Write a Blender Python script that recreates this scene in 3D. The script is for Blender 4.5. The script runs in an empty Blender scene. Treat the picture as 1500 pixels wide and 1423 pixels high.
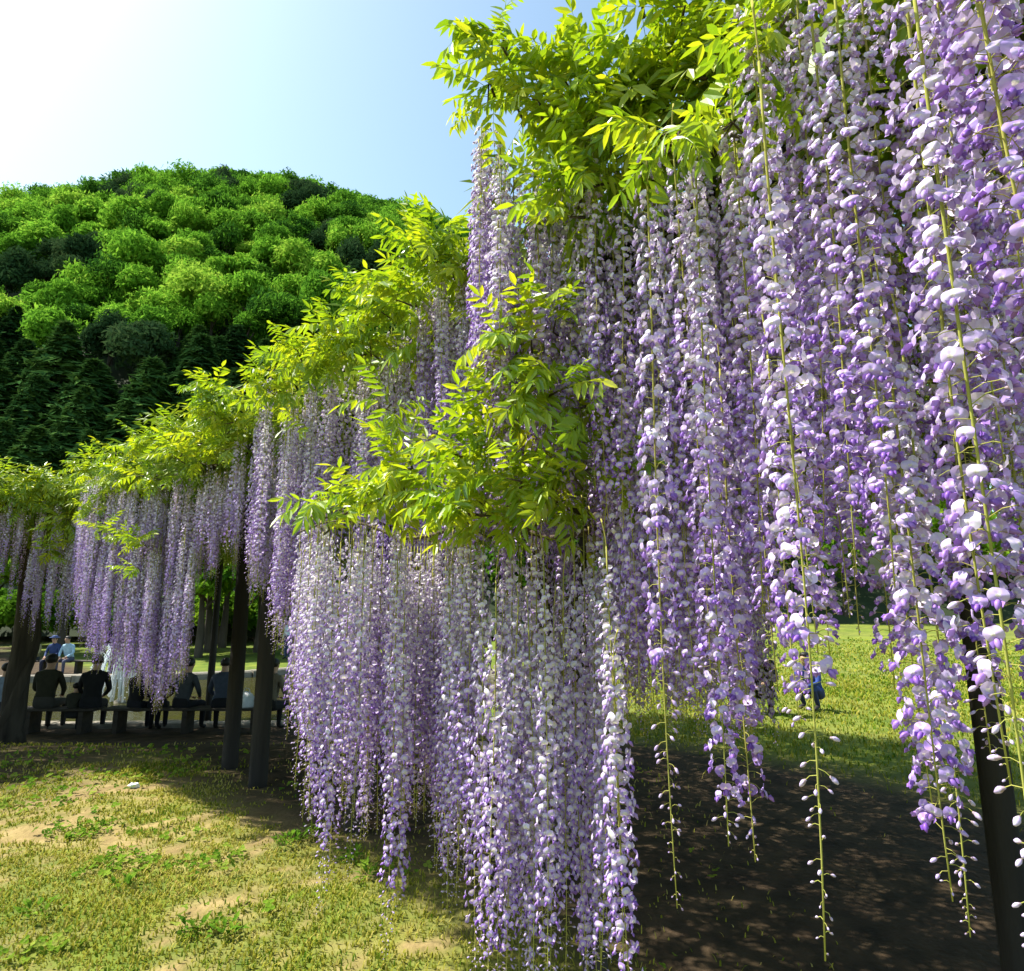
import bpy, math, random
import numpy as np
from mathutils import Vector, Matrix, Euler

# ------------------------------------------------------------------ camera, world, sun
PI = math.pi
F = 950.0
PITCH = math.atan(174 / F)
CAM = np.array([0.0, 0.0, 1.5])
sc = bpy.context.scene
COL = sc.collection
cam_d = bpy.data.cameras.new('camera')
cam_d.sensor_width = 36.0
cam_d.sensor_fit = 'HORIZONTAL'
cam_d.lens = 36.0 * F / 1500.0
cam_d.clip_start = 0.03
cam_d.clip_end = 5000
cam = bpy.data.objects.new('camera', cam_d)
COL.objects.link(cam)
cam.location = CAM
cam.rotation_euler = (PI / 2 + PITCH, 0, 0)
sc.camera = cam

SUN_EL = math.radians(54)
SUN_AZ = math.atan2(-0.88, 0.26)          # measured from +Y towards +X
sun_dir = Vector((math.sin(SUN_AZ) * math.cos(SUN_EL), math.cos(SUN_AZ) * math.cos(SUN_EL), math.sin(SUN_EL)))
world = bpy.data.worlds.new('World')
sc.world = world
world.use_nodes = True
wn = world.node_tree
bg = wn.nodes['Background']
sky = wn.nodes.new('ShaderNodeTexSky')
sky.sky_type = 'NISHITA'
sky.sun_disc = False
sky.sun_elevation = SUN_EL
sky.sun_rotation = SUN_AZ
sky.air_density = 1.0
sky.dust_density = 1.3
sky.ozone_density = 1.2
tint = wn.nodes.new('ShaderNodeMix')
tint.data_type = 'RGBA'
tint.blend_type = 'MULTIPLY'
tint.inputs[0].default_value = 1.0
tint.inputs[7].default_value = (1.0, 1.07, .95, 1)
wn.links.new(sky.outputs[0], tint.inputs[6])
wn.links.new(tint.outputs[2], bg.inputs[0])
bg.inputs[1].default_value = 0.13
sl = bpy.data.lights.new('sun', 'SUN')
sl.energy = 5.0
sl.angle = math.radians(0.5)
sl.color = (1.0, 0.95, 0.86)
so = bpy.data.objects.new('sun', sl)
COL.objects.link(so)
so.location = (-20, -5, 40)
so.rotation_euler = (-sun_dir).to_track_quat('-Z', 'Y').to_euler()
sc.view_settings.view_transform = 'Standard'
sc.view_settings.look = 'None'
sc.view_settings.gamma = 1.0
sc.view_settings.exposure = 1.15
sc.cycles.max_bounces = 7
sc.cycles.diffuse_bounces = 3
sc.cycles.glossy_bounces = 2
sc.cycles.transmission_bounces = 4
sc.cycles.transparent_max_bounces = 8
sc.cycles.caustics_reflective = False
sc.cycles.caustics_refractive = False

rng = np.random.default_rng(7)
random.seed(7)


def W(px, py, D):
    """world point seen at pixel (px, py) of the 1500-wide photograph, at forward distance D"""
    u = (px - 750) / F
    v = (711 - py) / F
    d = np.array([u, math.cos(PITCH) - math.sin(PITCH) * v, math.sin(PITCH) + math.cos(PITCH) * v])
    return CAM + d * (D / d[1])


# ------------------------------------------------------------------ helpers: noise, meshes, objects
def vnoise(x, y, seed=0):
    """smooth value noise in 0..1, numpy"""
    x = np.asarray(x, float)
    y = np.asarray(y, float)
    xi = np.floor(x).astype(np.int64)
    yi = np.floor(y).astype(np.int64)
    fx = x - xi
    fy = y - yi
    fx = fx * fx * (3 - 2 * fx)
    fy = fy * fy * (3 - 2 * fy)

    def h(a, b):
        n = (a * 374761393 + b * 668265263 + seed * 1442695041) & 0x7fffffff
        n = ((n ^ (n >> 13)) * 1274126177) & 0x7fffffff
        return ((n ^ (n >> 16)) & 0xffff) / 65535.0
    return (h(xi, yi) * (1 - fx) + h(xi + 1, yi) * fx) * (1 - fy) + (h(xi, yi + 1) * (1 - fx) + h(xi + 1, yi + 1) * fx) * fy


def fbm(x, y, seed=0, o=4):
    s = 0
    a = .5
    t = 0
    for i in range(o):
        s = s + a * vnoise(np.asarray(x) * 2 ** i, np.asarray(y) * 2 ** i, seed + i)
        t += a
        a *= .5
    return s / t


def smooth(a, b, x):
    t = np.clip((np.asarray(x, float) - a) / (b - a), 0, 1)
    return t * t * (3 - 2 * t)


def make_mesh(name, V, Fc, mats, mi=None, tone=None, sm=True):
    """V (n,3), Fc (m,k) with k = 3 or 4"""
    V = np.ascontiguousarray(V, np.float32)
    Fc = np.ascontiguousarray(Fc, np.int32)
    me = bpy.data.meshes.new(name)
    m, k = Fc.shape
    me.vertices.add(len(V))
    me.vertices.foreach_set('co', V.ravel())
    me.loops.add(m * k)
    me.loops.foreach_set('vertex_index', Fc.ravel())
    me.polygons.add(m)
    me.polygons.foreach_set('loop_start', np.arange(0, m * k, k, dtype=np.int32))
    me.polygons.foreach_set('loop_total', np.full(m, k, np.int32))
    if mi is not None:
        me.polygons.foreach_set('material_index', np.ascontiguousarray(mi, np.int32))
    me.polygons.foreach_set('use_smooth', np.full(m, bool(sm)))
    if tone is not None:
        a = me.attributes.new('tone', 'FLOAT', 'FACE')
        a.data.foreach_set('value', np.ascontiguousarray(tone, np.float32))
    for mt in (mats if isinstance(mats, (list, tuple)) else [mats]):
        me.materials.append(mt)
    me.update(calc_edges=True)
    return me


class MB:
    """collects triangle pieces into one mesh"""

    def __init__(self):
        self.V = []
        self.F = []
        self.M = []
        self.T = []
        self.n = 0

    def add(self, V, Fc, m=0, t=0.5):
        V = np.asarray(V, float).reshape(-1, 3)
        Fc = np.asarray(Fc, int)
        if Fc.shape[1] == 4:
            Fc = np.concatenate([Fc[:, [0, 1, 2]], Fc[:, [0, 2, 3]]])
        self.V.append(V)
        self.F.append(Fc + self.n)
        self.M.append(np.broadcast_to(np.asarray(m), (len(Fc),)) if np.ndim(m) == 0 or len(m) == len(Fc) else m)
        self.T.append(np.broadcast_to(np.asarray(t, float), (len(Fc),)))
        self.n += len(V)
        return self

    def tube(self, pts, rad, n=6, m=0, t=0.5, cap=True, lump=0, seed=0):
        pts = np.asarray(pts, float)
        k = len(pts)
        rad = np.broadcast_to(np.asarray(rad, float), (k,))
        tg = np.gradient(pts, axis=0)
        tg /= np.linalg.norm(tg, axis=1)[:, None] + 1e-9
        ref = np.array([1.0, 0, 0]) if abs(tg[:, 0]).mean() < .8 else np.array([0, 1.0, 0])
        a = np.cross(tg, ref)
        a /= np.linalg.norm(a, axis=1)[:, None] + 1e-9
        b = np.cross(tg, a)
        th = np.arange(n) / n * 2 * PI
        R = rad[:, None] * np.ones((k, n))
        if lump:
            R = R * (1 + lump * (vnoise(np.arange(k)[:, None] * .45 + 0 * th, np.cos(th)[None] * 2 + 9 + 0 * R, seed) - .5) * 2
                     + lump * .6 * np.sin(3 * th + np.arange(k)[:, None] * .25 + seed))
        V = pts[:, None] + R[..., None] * (np.cos(th)[None, :, None] * a[:, None] + np.sin(th)[None, :, None] * b[:, None])
        V = V.reshape(-1, 3)
        i = np.arange(k - 1)[:, None] * n
        j = np.arange(n)[None]
        j2 = (j + 1) % n
        Fq = np.stack([i + j, i + j2, i + n + j2, i + n + j], -1).reshape(-1, 4)
        Fq = np.concatenate([Fq[:, [0, 1, 2]], Fq[:, [0, 2, 3]]])
        if cap:
            V = np.concatenate([V, pts[:1], pts[-1:]])
            c0 = k * n
            jj = np.arange(n)
            Fq = np.concatenate([Fq, np.stack([np.full(n, c0), (jj + 1) % n, jj], -1),
                                 np.stack([np.full(n, c0 + 1), (k - 1) * n + jj, (k - 1) * n + (jj + 1) % n], -1)])
        return self.add(V, Fq, m, t)

    def box(self, c, s, R=None, m=0, t=0.5, bev=0.0):
        s = np.asarray(s, float) / 2
        if bev <= 0:
            v = np.array([[x, y, z] for x in (-1, 1) for y in (-1, 1) for z in (-1, 1)], float) * s
            Fq = np.array([[0, 1, 3, 2], [4, 6, 7, 5], [0, 4, 5, 1], [2, 3, 7, 6], [0, 2, 6, 4], [1, 5, 7, 3]])
        else:
            # chamfered along the four long (x) edges
            yz = [(-s[1] + bev, -s[2]), (s[1] - bev, -s[2]), (s[1], -s[2] + bev), (s[1], s[2] - bev),
                  (s[1] - bev, s[2]), (-s[1] + bev, s[2]), (-s[1], s[2] - bev), (-s[1], -s[2] + bev)]
            v = np.array([(x, y, z) for x in (-s[0], s[0]) for y, z in yz])
            Fq = np.array([[i, (i + 1) % 8, 8 + (i + 1) % 8, 8 + i] for i in range(8)]
                          + [[7, 6, 5, 4], [7, 4, 3, 0], [3, 2, 1, 0]] + [[12, 13, 14, 15], [8, 11, 12, 15], [8, 9, 10, 11]])
        if R is not None:
            v = v @ np.asarray(R, float).T
        return self.add(v + np.asarray(c, float), Fq, m, t)

    def ball(self, c, r, nu=8, nv=5, m=0, t=0.5, R=None):
        r = np.broadcast_to(np.asarray(r, float), (3,))
        V = [(0, 0, 1)]
        for i in range(1, nv):
            a = PI * i / nv
            for j in range(nu):
                b = 2 * PI * j / nu
                V.append((math.sin(a) * math.cos(b), math.sin(a) * math.sin(b), math.cos(a)))
        V.append((0, 0, -1))
        Fc = []
        for j in range(nu):
            Fc.append((0, 1 + j, 1 + (j + 1) % nu))
        for i in range(nv - 2):
            for j in range(nu):
                a = 1 + i * nu + j
                b = 1 + i * nu + (j + 1) % nu
                Fc += [(a, a + nu, b + nu), (a, b + nu, b)]
        e = len(V) - 1
        for j in range(nu):
            Fc.append((e, 1 + (nv - 2) * nu + (j + 1) % nu, 1 + (nv - 2) * nu + j))
        V = np.array(V) * r
        if R is not None:
            V = V @ np.asarray(R).T
        return self.add(V + np.asarray(c), np.array(Fc), m, t)

    def arrays(self):
        return (np.concatenate(self.V), np.concatenate(self.F), np.concatenate([np.asarray(x) for x in self.M]),
                np.concatenate(self.T))

    def mesh(self, name, mats, sm=True):
        V, Fc, M, T = self.arrays()
        return make_mesh(name, V, Fc, mats, M, T, sm)


def stamp(tmpl, Rm, loc, tone=None):
    """many copies of a template (V, F, M): Rm (n,3,3) rotation*scale, loc (n,3), tone (n,)"""
    V, Fc, M = tmpl
    n = len(loc)
    VV = np.einsum('nij,vj->nvi', Rm, V) + loc[:, None]
    FF = Fc[None] + (np.arange(n) * len(V))[:, None, None]
    MM = np.tile(M, n)
    TT = np.repeat(np.full(n, .5) if tone is None else tone, len(Fc))
    return VV.reshape(-1, 3), FF.reshape(-1, Fc.shape[1]), MM, TT


def rotz(a):
    c, s = np.cos(a), np.sin(a)
    z = np.zeros_like(c)
    o = np.ones_like(c)
    return np.stack([np.stack([c, -s, z], -1), np.stack([s, c, z], -1), np.stack([z, z, o], -1)], -2)


def rotx(a):
    c, s = np.cos(a), np.sin(a)
    z = np.zeros_like(c)
    o = np.ones_like(c)
    return np.stack([np.stack([o, z, z], -1), np.stack([z, c, -s], -1), np.stack([z, s, c], -1)], -2)


def roty(a):
    c, s = np.cos(a), np.sin(a)
    z = np.zeros_like(c)
    o = np.ones_like(c)
    return np.stack([np.stack([c, z, s], -1), np.stack([z, o, z], -1), np.stack([-s, z, c], -1)], -2)


def obj(name, me, parent=None, loc=(0, 0, 0), R=None, scale=None, kind=None):
    o = bpy.data.objects.new(name, me)
    COL.objects.link(o)
    if parent is not None:
        o.parent = parent
    M = Matrix.Translation(Vector([float(c) for c in loc]))
    if R is not None:
        M = M @ Matrix([[float(c) for c in r] for r in R]).to_4x4()
    if scale is not None:
        M = M @ Matrix.Diagonal(Vector([float(c) for c in scale] + [1.0]))
    o.matrix_basis = M
    if kind:
        o['kind'] = kind
    return o


def tag(o, label, cat, group=None):
    o['label'] = label
    o['category'] = cat
    if group:
        o['group'] = group
    return o


def thing(name, loc, label, cat, group=None):
    o = bpy.data.objects.new(name, None)
    COL.objects.link(o)
    o.empty_display_size = .1
    o.location = [float(c) for c in loc]
    return tag(o, label, cat, group)


# ------------------------------------------------------------------ materials
def new_mat(name):
    m = bpy.data.materials.new(name)
    m.use_nodes = True
    nt = m.node_tree
    for n in list(nt.nodes):
        nt.nodes.remove(n)
    out = nt.nodes.new('ShaderNodeOutputMaterial')
    return m, nt, out


def ramp(nt, fac, stops):
    r = nt.nodes.new('ShaderNodeValToRGB')
    e = r.color_ramp.elements
    e[0].position, e[0].color = stops[0][0], (*stops[0][1], 1)
    e[1].position, e[1].color = stops[-1][0], (*stops[-1][1], 1)
    for p, c in stops[1:-1]:
        q = e.new(p)
        q.color = (*c, 1)
    if fac is not None:
        nt.links.new(fac, r.inputs[0])
    return r


def leafy(name, stops, trans=.45, tcol=(1, 1, 1), gloss=.0, rough=.45, rnd=.35, nscale=0.0, tmul=1.15):
    """thin petal / leaf: diffuse + translucent (+ a little gloss); colour from the face's own tone and the object's random"""
    m, nt, out = new_mat(name)
    L = nt.links.new
    at = nt.nodes.new('ShaderNodeAttribute')
    at.attribute_name = 'tone'
    oi = nt.nodes.new('ShaderNodeObjectInfo')
    ma = nt.nodes.new('ShaderNodeMath')
    ma.operation = 'MULTIPLY_ADD'
    L(oi.outputs['Random'], ma.inputs[0])
    ma.inputs[1].default_value = rnd
    mb = nt.nodes.new('ShaderNodeMath')
    mb.operation = 'ADD'
    L(at.outputs['Fac'], ma.inputs[2])
    L(ma.outputs[0], mb.inputs[0])
    mb.inputs[1].default_value = -rnd / 2
    fac = mb.outputs[0]
    if nscale:
        tc = nt.nodes.new('ShaderNodeTexCoord')
        nz = nt.nodes.new('ShaderNodeTexNoise')
        nz.inputs['Scale'].default_value = nscale
        L(tc.outputs['Object'], nz.inputs['Vector'])
        mc = nt.nodes.new('ShaderNodeMath')
        mc.operation = 'MULTIPLY_ADD'
        L(nz.outputs[0], mc.inputs[0])
        mc.inputs[1].default_value = .6
        L(fac, mc.inputs[2])
        md = nt.nodes.new('ShaderNodeMath')
        md.operation = 'ADD'
        L(mc.outputs[0], md.inputs[0])
        md.inputs[1].default_value = -.3
        fac = md.outputs[0]
    r = ramp(nt, fac, stops)
    di = nt.nodes.new('ShaderNodeBsdfDiffuse')
    L(r.outputs[0], di.inputs[0])
    tr = nt.nodes.new('ShaderNodeBsdfTranslucent')
    mx = nt.nodes.new('ShaderNodeMix')
    mx.data_type = 'RGBA'
    mx.blend_type = 'MULTIPLY'
    mx.inputs[0].default_value = 1
    L(r.outputs[0], mx.inputs[6])
    mx.inputs[7].default_value = (tcol[0] * tmul, tcol[1] * tmul, tcol[2] * tmul, 1)
    L(mx.outputs[2], tr.inputs[0])
    ms = nt.nodes.new('ShaderNodeMixShader')
    ms.inputs[0].default_value = trans
    L(di.outputs[0], ms.inputs[1])
    L(tr.outputs[0], ms.inputs[2])
    last = ms.outputs[0]
    if gloss:
        g = nt.nodes.new('ShaderNodeBsdfGlossy')
        g.inputs['Roughness'].default_value = rough
        g.inputs[0].default_value = (.9, .9, .9, 1)
        m2 = nt.nodes.new('ShaderNodeMixShader')
        m2.inputs[0].default_value = gloss
        L(last, m2.inputs[1])
        L(g.outputs[0], m2.inputs[2])
        last = m2.outputs[0]
    L(last, out.inputs[0])
    return m


def solid(name, c0, c1, scale=8.0, rough=.8, bump=0.0, bscale=None, stretch=(1, 1, 1), spec=.3, coords='Object', rnd=0):
    m, nt, out = new_mat(name)
    L = nt.links.new
    b = nt.nodes.new('ShaderNodeBsdfPrincipled')
    b.inputs['Roughness'].default_value = rough
    b.inputs['Specular IOR Level'].default_value = spec
    tc = nt.nodes.new('ShaderNodeTexCoord')
    mp = nt.nodes.new('ShaderNodeMapping')
    mp.inputs['Scale'].default_value = stretch
    L(tc.outputs[coords], mp.inputs[0])
    nz = nt.nodes.new('ShaderNodeTexNoise')
    nz.inputs['Scale'].default_value = scale
    nz.inputs['Detail'].default_value = 6
    L(mp.outputs[0], nz.inputs['Vector'])
    r = ramp(nt, nz.outputs[0], [(.3, c0), (.7, c1)])
    L(r.outputs[0], b.inputs['Base Color'])
    if bump:
        n2 = nt.nodes.new('ShaderNodeTexNoise')
        n2.inputs['Scale'].default_value = bscale or scale * 3
        n2.inputs['Detail'].default_value = 6
        L(mp.outputs[0], n2.inputs['Vector'])
        bp = nt.nodes.new('ShaderNodeBump')
        bp.inputs['Strength'].default_value = bump
        bp.inputs['Distance'].default_value = .02
        L(n2.outputs[0], bp.inputs['Height'])
        L(bp.outputs[0], b.inputs['Normal'])
    L(b.outputs[0], out.inputs[0])
    return m


M_BANNER = leafy('petal_banner', [(0, (.64, .59, .70)), (.4, (.55, .44, .71)), (1, (.36, .22, .62))], trans=.20, nscale=160, rnd=.2, gloss=.03)
M_KEEL = leafy('petal_keel', [(0, (.52, .40, .68)), (.45, (.36, .20, .60)), (1, (.21, .08, .46))], trans=.18, rnd=.2, gloss=.03)
M_CALYX = leafy('calyx', [(0, (.45, .36, .38)), (1, (.26, .17, .26))], trans=.15, rnd=.2)
M_STEM = leafy('raceme_stem', [(0, (.30, .33, .07)), (1, (.40, .36, .10))], trans=.12, rnd=.5)
M_EYE = leafy('banner_eye', [(0, (.72, .70, .58)), (1, (.66, .58, .62))], trans=.3, rnd=.2)
RAC = [M_STEM, M_BANNER, M_KEEL, M_CALYX, M_EYE]
M_LEAF = leafy('wisteria_leaf', [(0, (.13, .25, .010)), (.35, (.25, .39, .014)), (.7, (.39, .48, .018)), (1, (.52, .54, .028))],
               trans=.46, tcol=(1.05, 1.0, .5), gloss=.05, rough=.38, rnd=.5)
M_ROOF = leafy('roof_leaf', [(0, (.08, .16, .012)), (.5, (.20, .29, .015)), (1, (.34, .38, .02))], trans=.22, gloss=.04, rnd=.1)
M_TWIG = solid('twig_bark', (.05, .038, .025), (.12, .09, .06), 30, .9, .4)
M_BARK = solid('vine_bark', (.022, .017, .013), (.075, .06, .045), 9, .95, 1.0, 26, (1, 1, .12))
M_POST = solid('weathered_timber', (.010, .009, .008), (.036, .031, .028), 7, .85, .7, 22, (1, 1, .08))
M_POLE = solid('trellis_pole', (.06, .05, .04), (.14, .12, .09), 9, .85, .4, 22, (.1, 1, 1))
M_BROAD = leafy('broadleaf_crown', [(0, (.022, .075, .012)), (.35, (.095, .24, .020)), (.7, (.18, .38, .030)), (1, (.30, .45, .05))],
                trans=.40, rnd=.75)
M_DULL = leafy('dull_crown', [(0, (.016, .04, .016)), (.5, (.04, .085, .03)), (1, (.085, .13, .05))], trans=.2, rnd=.5)
M_CONI = leafy('conifer_crown', [(0, (.018, .048, .017)), (.6, (.042, .105, .027)), (1, (.09, .17, .035))], trans=.12, rnd=.6)
M_BANKTREE = leafy('bank_tree_leaf', [(0, (.03, .09, .01)), (.5, (.09, .20, .015)), (1, (.20, .30, .02))], trans=.4, rnd=.4)
M_TRUNK = solid('tree_trunk', (.03, .024, .018), (.09, .07, .05), 4, .95, .6, 14, (1, 1, .15))
M_GRASS = leafy('grass_blade', [(0, (.08, .16, .012)), (.45, (.29, .28, .030)), (1, (.52, .42, .14))], trans=.3, rnd=0)
M_CLOVER = leafy('weed_leaf', [(0, (.06, .16, .012)), (.5, (.15, .25, .022)), (1, (.30, .34, .06))], trans=.3, rnd=0)
M_STONE = solid('kerb_stone', (.15, .135, .10), (.27, .24, .19), 6, .85, .4)
M_BENCH = solid('bench_wood', (.022, .018, .014), (.06, .045, .03), 9, .7, .3, 20, (.1, 1, 1))


def ground_material():
    m, nt, out = new_mat('ground_soil_and_turf')
    L = nt.links.new
    b = nt.nodes.new('ShaderNodeBsdfPrincipled')
    b.inputs['Roughness'].default_value = .95
    b.inputs['Specular IOR Level'].default_value = .15
    tc = nt.nodes.new('ShaderNodeTexCoord')

    def noise(s, d=6):
        n = nt.nodes.new('ShaderNodeTexNoise')
        n.inputs['Scale'].default_value = s
        n.inputs['Detail'].default_value = d
        L(tc.outputs['Object'], n.inputs['Vector'])
        return n.outputs[0]
    dry = ramp(nt, noise(7), [(.3, (.19, .135, .055)), (.55, (.28, .205, .085)), (.75, (.36, .27, .125))])
    shade_loam = ramp(nt, noise(5), [(.3, (.030, .020, .012)), (.7, (.080, .052, .030))])  # bare brown soil under the roof, coloured darker to deepen the shade there
    turf = ramp(nt, noise(3, 8), [(.3, (.06, .12, .010)), (.55, (.13, .19, .016)), (.75, (.22, .25, .03))])
    big = ramp(nt, noise(.45, 3), [(.35, (.62, .70, .62)), (.65, (1.15, 1.08, 1.0))])
    mt = nt.nodes.new('ShaderNodeMix')
    mt.data_type = 'RGBA'
    mt.blend_type = 'MULTIPLY'
    mt.inputs[0].default_value = 1
    L(turf.outputs[0], mt.inputs[6])
    L(big.outputs[0], mt.inputs[7])
    ga = nt.nodes.new('ShaderNodeAttribute')
    ga.attribute_name = 'grass'
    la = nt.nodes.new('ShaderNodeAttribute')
    la.attribute_name = 'shade_loam'
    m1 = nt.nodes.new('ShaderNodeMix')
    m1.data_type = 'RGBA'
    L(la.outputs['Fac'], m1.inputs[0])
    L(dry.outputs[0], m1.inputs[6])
    L(shade_loam.outputs[0], m1.inputs[7])
    m2 = nt.nodes.new('ShaderNodeMix')
    m2.data_type = 'RGBA'
    L(ga.outputs['Fac'], m2.inputs[0])
    L(m1.outputs[2], m2.inputs[6])
    L(mt.outputs[2], m2.inputs[7])
    L(m2.outputs[2], b.inputs['Base Color'])
    bp = nt.nodes.new('ShaderNodeBump')
    bp.inputs['Strength'].default_value = .7
    bp.inputs['Distance'].default_value = .02
    L(noise(28), bp.inputs['Height'])
    L(bp.outputs[0], b.inputs['Normal'])
    L(b.outputs[0], out.inputs[0])
    return m


M_GROUND = ground_material()
M_HILL = solid('hill_soil', (.012, .02, .008), (.03, .045, .014), .3, .95, coords='Object')


def water_material():
    m, nt, out = new_mat('pond_water')
    L = nt.links.new
    b = nt.nodes.new('ShaderNodeBsdfPrincipled')
    b.inputs['Base Color'].default_value = (.045, .042, .012, 1)
    b.inputs['Roughness'].default_value = .06
    b.inputs['IOR'].default_value = 1.33
    tc = nt.nodes.new('ShaderNodeTexCoord')
    mp = nt.nodes.new('ShaderNodeMapping')
    mp.inputs['Scale'].default_value = (1, 2.2, 1)
    L(tc.outputs['Object'], mp.inputs[0])
    n = nt.nodes.new('ShaderNodeTexNoise')
    n.inputs['Scale'].default_value = 2.2
    n.inputs['Detail'].default_value = 4
    L(mp.outputs[0], n.inputs['Vector'])
    bp = nt.nodes.new('ShaderNodeBump')
    bp.inputs['Strength'].default_value = .6
    bp.inputs['Distance'].default_value = .08
    L(n.outputs[0], bp.inputs['Height'])
    L(bp.outputs[0], b.inputs['Normal'])
    L(b.outputs[0], out.inputs[0])
    return m


M_WATER = water_material()


def spray_material():
    m, nt, out = new_mat('fountain_spray')
    L = nt.links.new
    d = nt.nodes.new('ShaderNodeBsdfDiffuse')
    d.inputs[0].default_value = (.8, .86, .9, 1)
    t = nt.nodes.new('ShaderNodeBsdfTransparent')
    ms = nt.nodes.new('ShaderNodeMixShader')
    ms.inputs[0].default_value = .55
    L(t.outputs[0], ms.inputs[1])
    L(d.outputs[0], ms.inputs[2])
    L(ms.outputs[0], out.inputs[0])
    return m


M_SPRAY = spray_material()

# ------------------------------------------------------------------ ground, pond, hill
POND = np.array([(-16.5, 13.5), (-10, 13.35), (-4, 13.6), (-0.6, 15.2), (0.4, 20), (-1.6, 25.5), (-6, 26.6), (-9.2, 23.6), (-12.5, 22.3),
                 (-17, 21.6), (-19, 17)])


def closed_curve(P, k=10):
    out = []
    n = len(P)
    for i in range(n):
        p0, p1, p2, p3 = P[i - 1], P[i], P[(i + 1) % n], P[(i + 2) % n]
        for j in range(k):
            t = j / k
            out.append(.5 * (2 * p1 + (p2 - p0) * t + (2 * p0 - 5 * p1 + 4 * p2 - p3) * t * t + (3 * p1 - p0 - 3 * p2 + p3) * t ** 3))
    return np.array(out)


RIM = closed_curve(POND)


def inside(poly, x, y):
    r = np.zeros(np.shape(x), bool)
    n = len(poly)
    for i in range(n):
        x0, y0 = poly[i - 1]
        x1, y1 = poly[i]
        c = ((y0 > y) != (y1 > y)) & (x < (x1 - x0) * (y - y0) / (y1 - y0 + 1e-12) + x0)
        r ^= c
    return r


WATER_Z = -1.0


def gz(x, y):
    """height of the ground"""
    x = np.asarray(x, float)
    y = np.asarray(y, float)
    z = -0.86 * smooth(6.5, 12.6, y + 0 * x) * smooth(3.5, -2.5, x)
    z = z + .25 * smooth(26, 60, y) * smooth(3, -4, x)
    z = z + .035 * (fbm(x * .6, y * .6, 3) - .5) + .02 * (fbm(x * 3, y * 3, 5) - .5)
    z = z + .5 * smooth(14, 60, y) * smooth(0, 8, x)
    return z


# front edge of the trellis roof (near right to far left), and the strip of roof behind it
EDGE = np.array([(1.55, -.85), (1.15, -.05), (.80, .55), (.36, 1.05), (-.06, 1.62), (-.38, 2.3), (-.80, 2.85), (-1.25, 3.4), (-2.3, 4.25),
                 (-4.4, 6.4), (-6.6, 8.6), (-8.6, 10.6), (-11.5, 13.0)])
NIN = np.array([.72, .69])
DEPTH = 6.0
ROOF_Z = 2.62
ROOF = np.concatenate([EDGE, (EDGE + NIN * DEPTH)[::-1]])


def edge_signed(x, y):
    """distance behind the front edge, measured along the inward normal (approx.)"""
    s = EDGE @ np.array([-NIN[1], NIN[0]])
    o = EDGE @ NIN
    k = np.argsort(s)
    return x * NIN[0] + y * NIN[1] - np.interp(-x * NIN[1] + y * NIN[0], s[k], o[k])


def grass_amount(x, y):
    n = fbm(x * .75, y * .75, 21, 4)
    n2 = fbm(x * 2.8, y * 2.8, 31, 3)
    n3 = fbm(x * 9, y * 9, 35, 2)
    g = smooth(.33, .58, n * .3 + n2 * .38 + n3 * .32)
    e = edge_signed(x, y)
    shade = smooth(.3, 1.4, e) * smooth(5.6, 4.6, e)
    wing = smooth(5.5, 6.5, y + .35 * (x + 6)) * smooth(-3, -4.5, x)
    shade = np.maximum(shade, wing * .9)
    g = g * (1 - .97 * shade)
    far = smooth(4.7, 5.6, e)
    return np.maximum(g, far * (.75 + .25 * n)), shade


def axis(lo, hi, f0, f1, h, grow=1.16):
    a = list(np.arange(f0, f1 + 1e-6, h))
    s = h
    v = f1
    while v < hi:
        s *= grow
        v += s
        a.append(v)
    s = h
    v = f0
    b = []
    while v > lo:
        s *= grow
        v -= s
        b.append(v)
    return np.array(b[::-1] + a)


xs = axis(-700, 700, -6, 4.5, .085)
xs = np.unique(np.concatenate([xs, np.arange(-19.6, -6, .2)]))
ys = axis(-60, 1500, 1.2, 7.2, .085)
ys = np.unique(np.concatenate([ys[ys < 7.3], np.arange(7.4, 27.4, .2), axis(20, 1500, 27, 27.4, .2)[3:]]))
X, Y = np.meshgrid(xs, ys)
Z = gz(X, Y)
ins = inside(RIM, X, Y)
Z = np.where(ins, -1.45, Z)
ny, nx = X.shape
idx = (np.arange(ny - 1)[:, None] * nx + np.arange(nx - 1)[None])
FQ = np.stack([idx, idx + 1, idx + nx + 1, idx + nx], -1).reshape(-1, 4)
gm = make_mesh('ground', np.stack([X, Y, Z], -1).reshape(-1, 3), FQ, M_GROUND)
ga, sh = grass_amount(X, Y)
for nm, arr in (('grass', ga * .9), ('shade_loam', np.maximum(sh, smooth(9, 12, Y) * smooth(4, 0, X) * .6))):
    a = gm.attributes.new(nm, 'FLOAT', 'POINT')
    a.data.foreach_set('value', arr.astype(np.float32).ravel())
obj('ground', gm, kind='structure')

wmesh = MB()
c = RIM.mean(0)
nR = len(RIM)
wmesh.add(np.concatenate([np.column_stack([RIM, np.full(nR, WATER_Z)]), [[c[0], c[1], WATER_Z]]]),
          [[i, (i + 1) % nR, nR] for i in range(nR)])
obj('pond_water', wmesh.mesh('pond_water', M_WATER), kind='structure')

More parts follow.
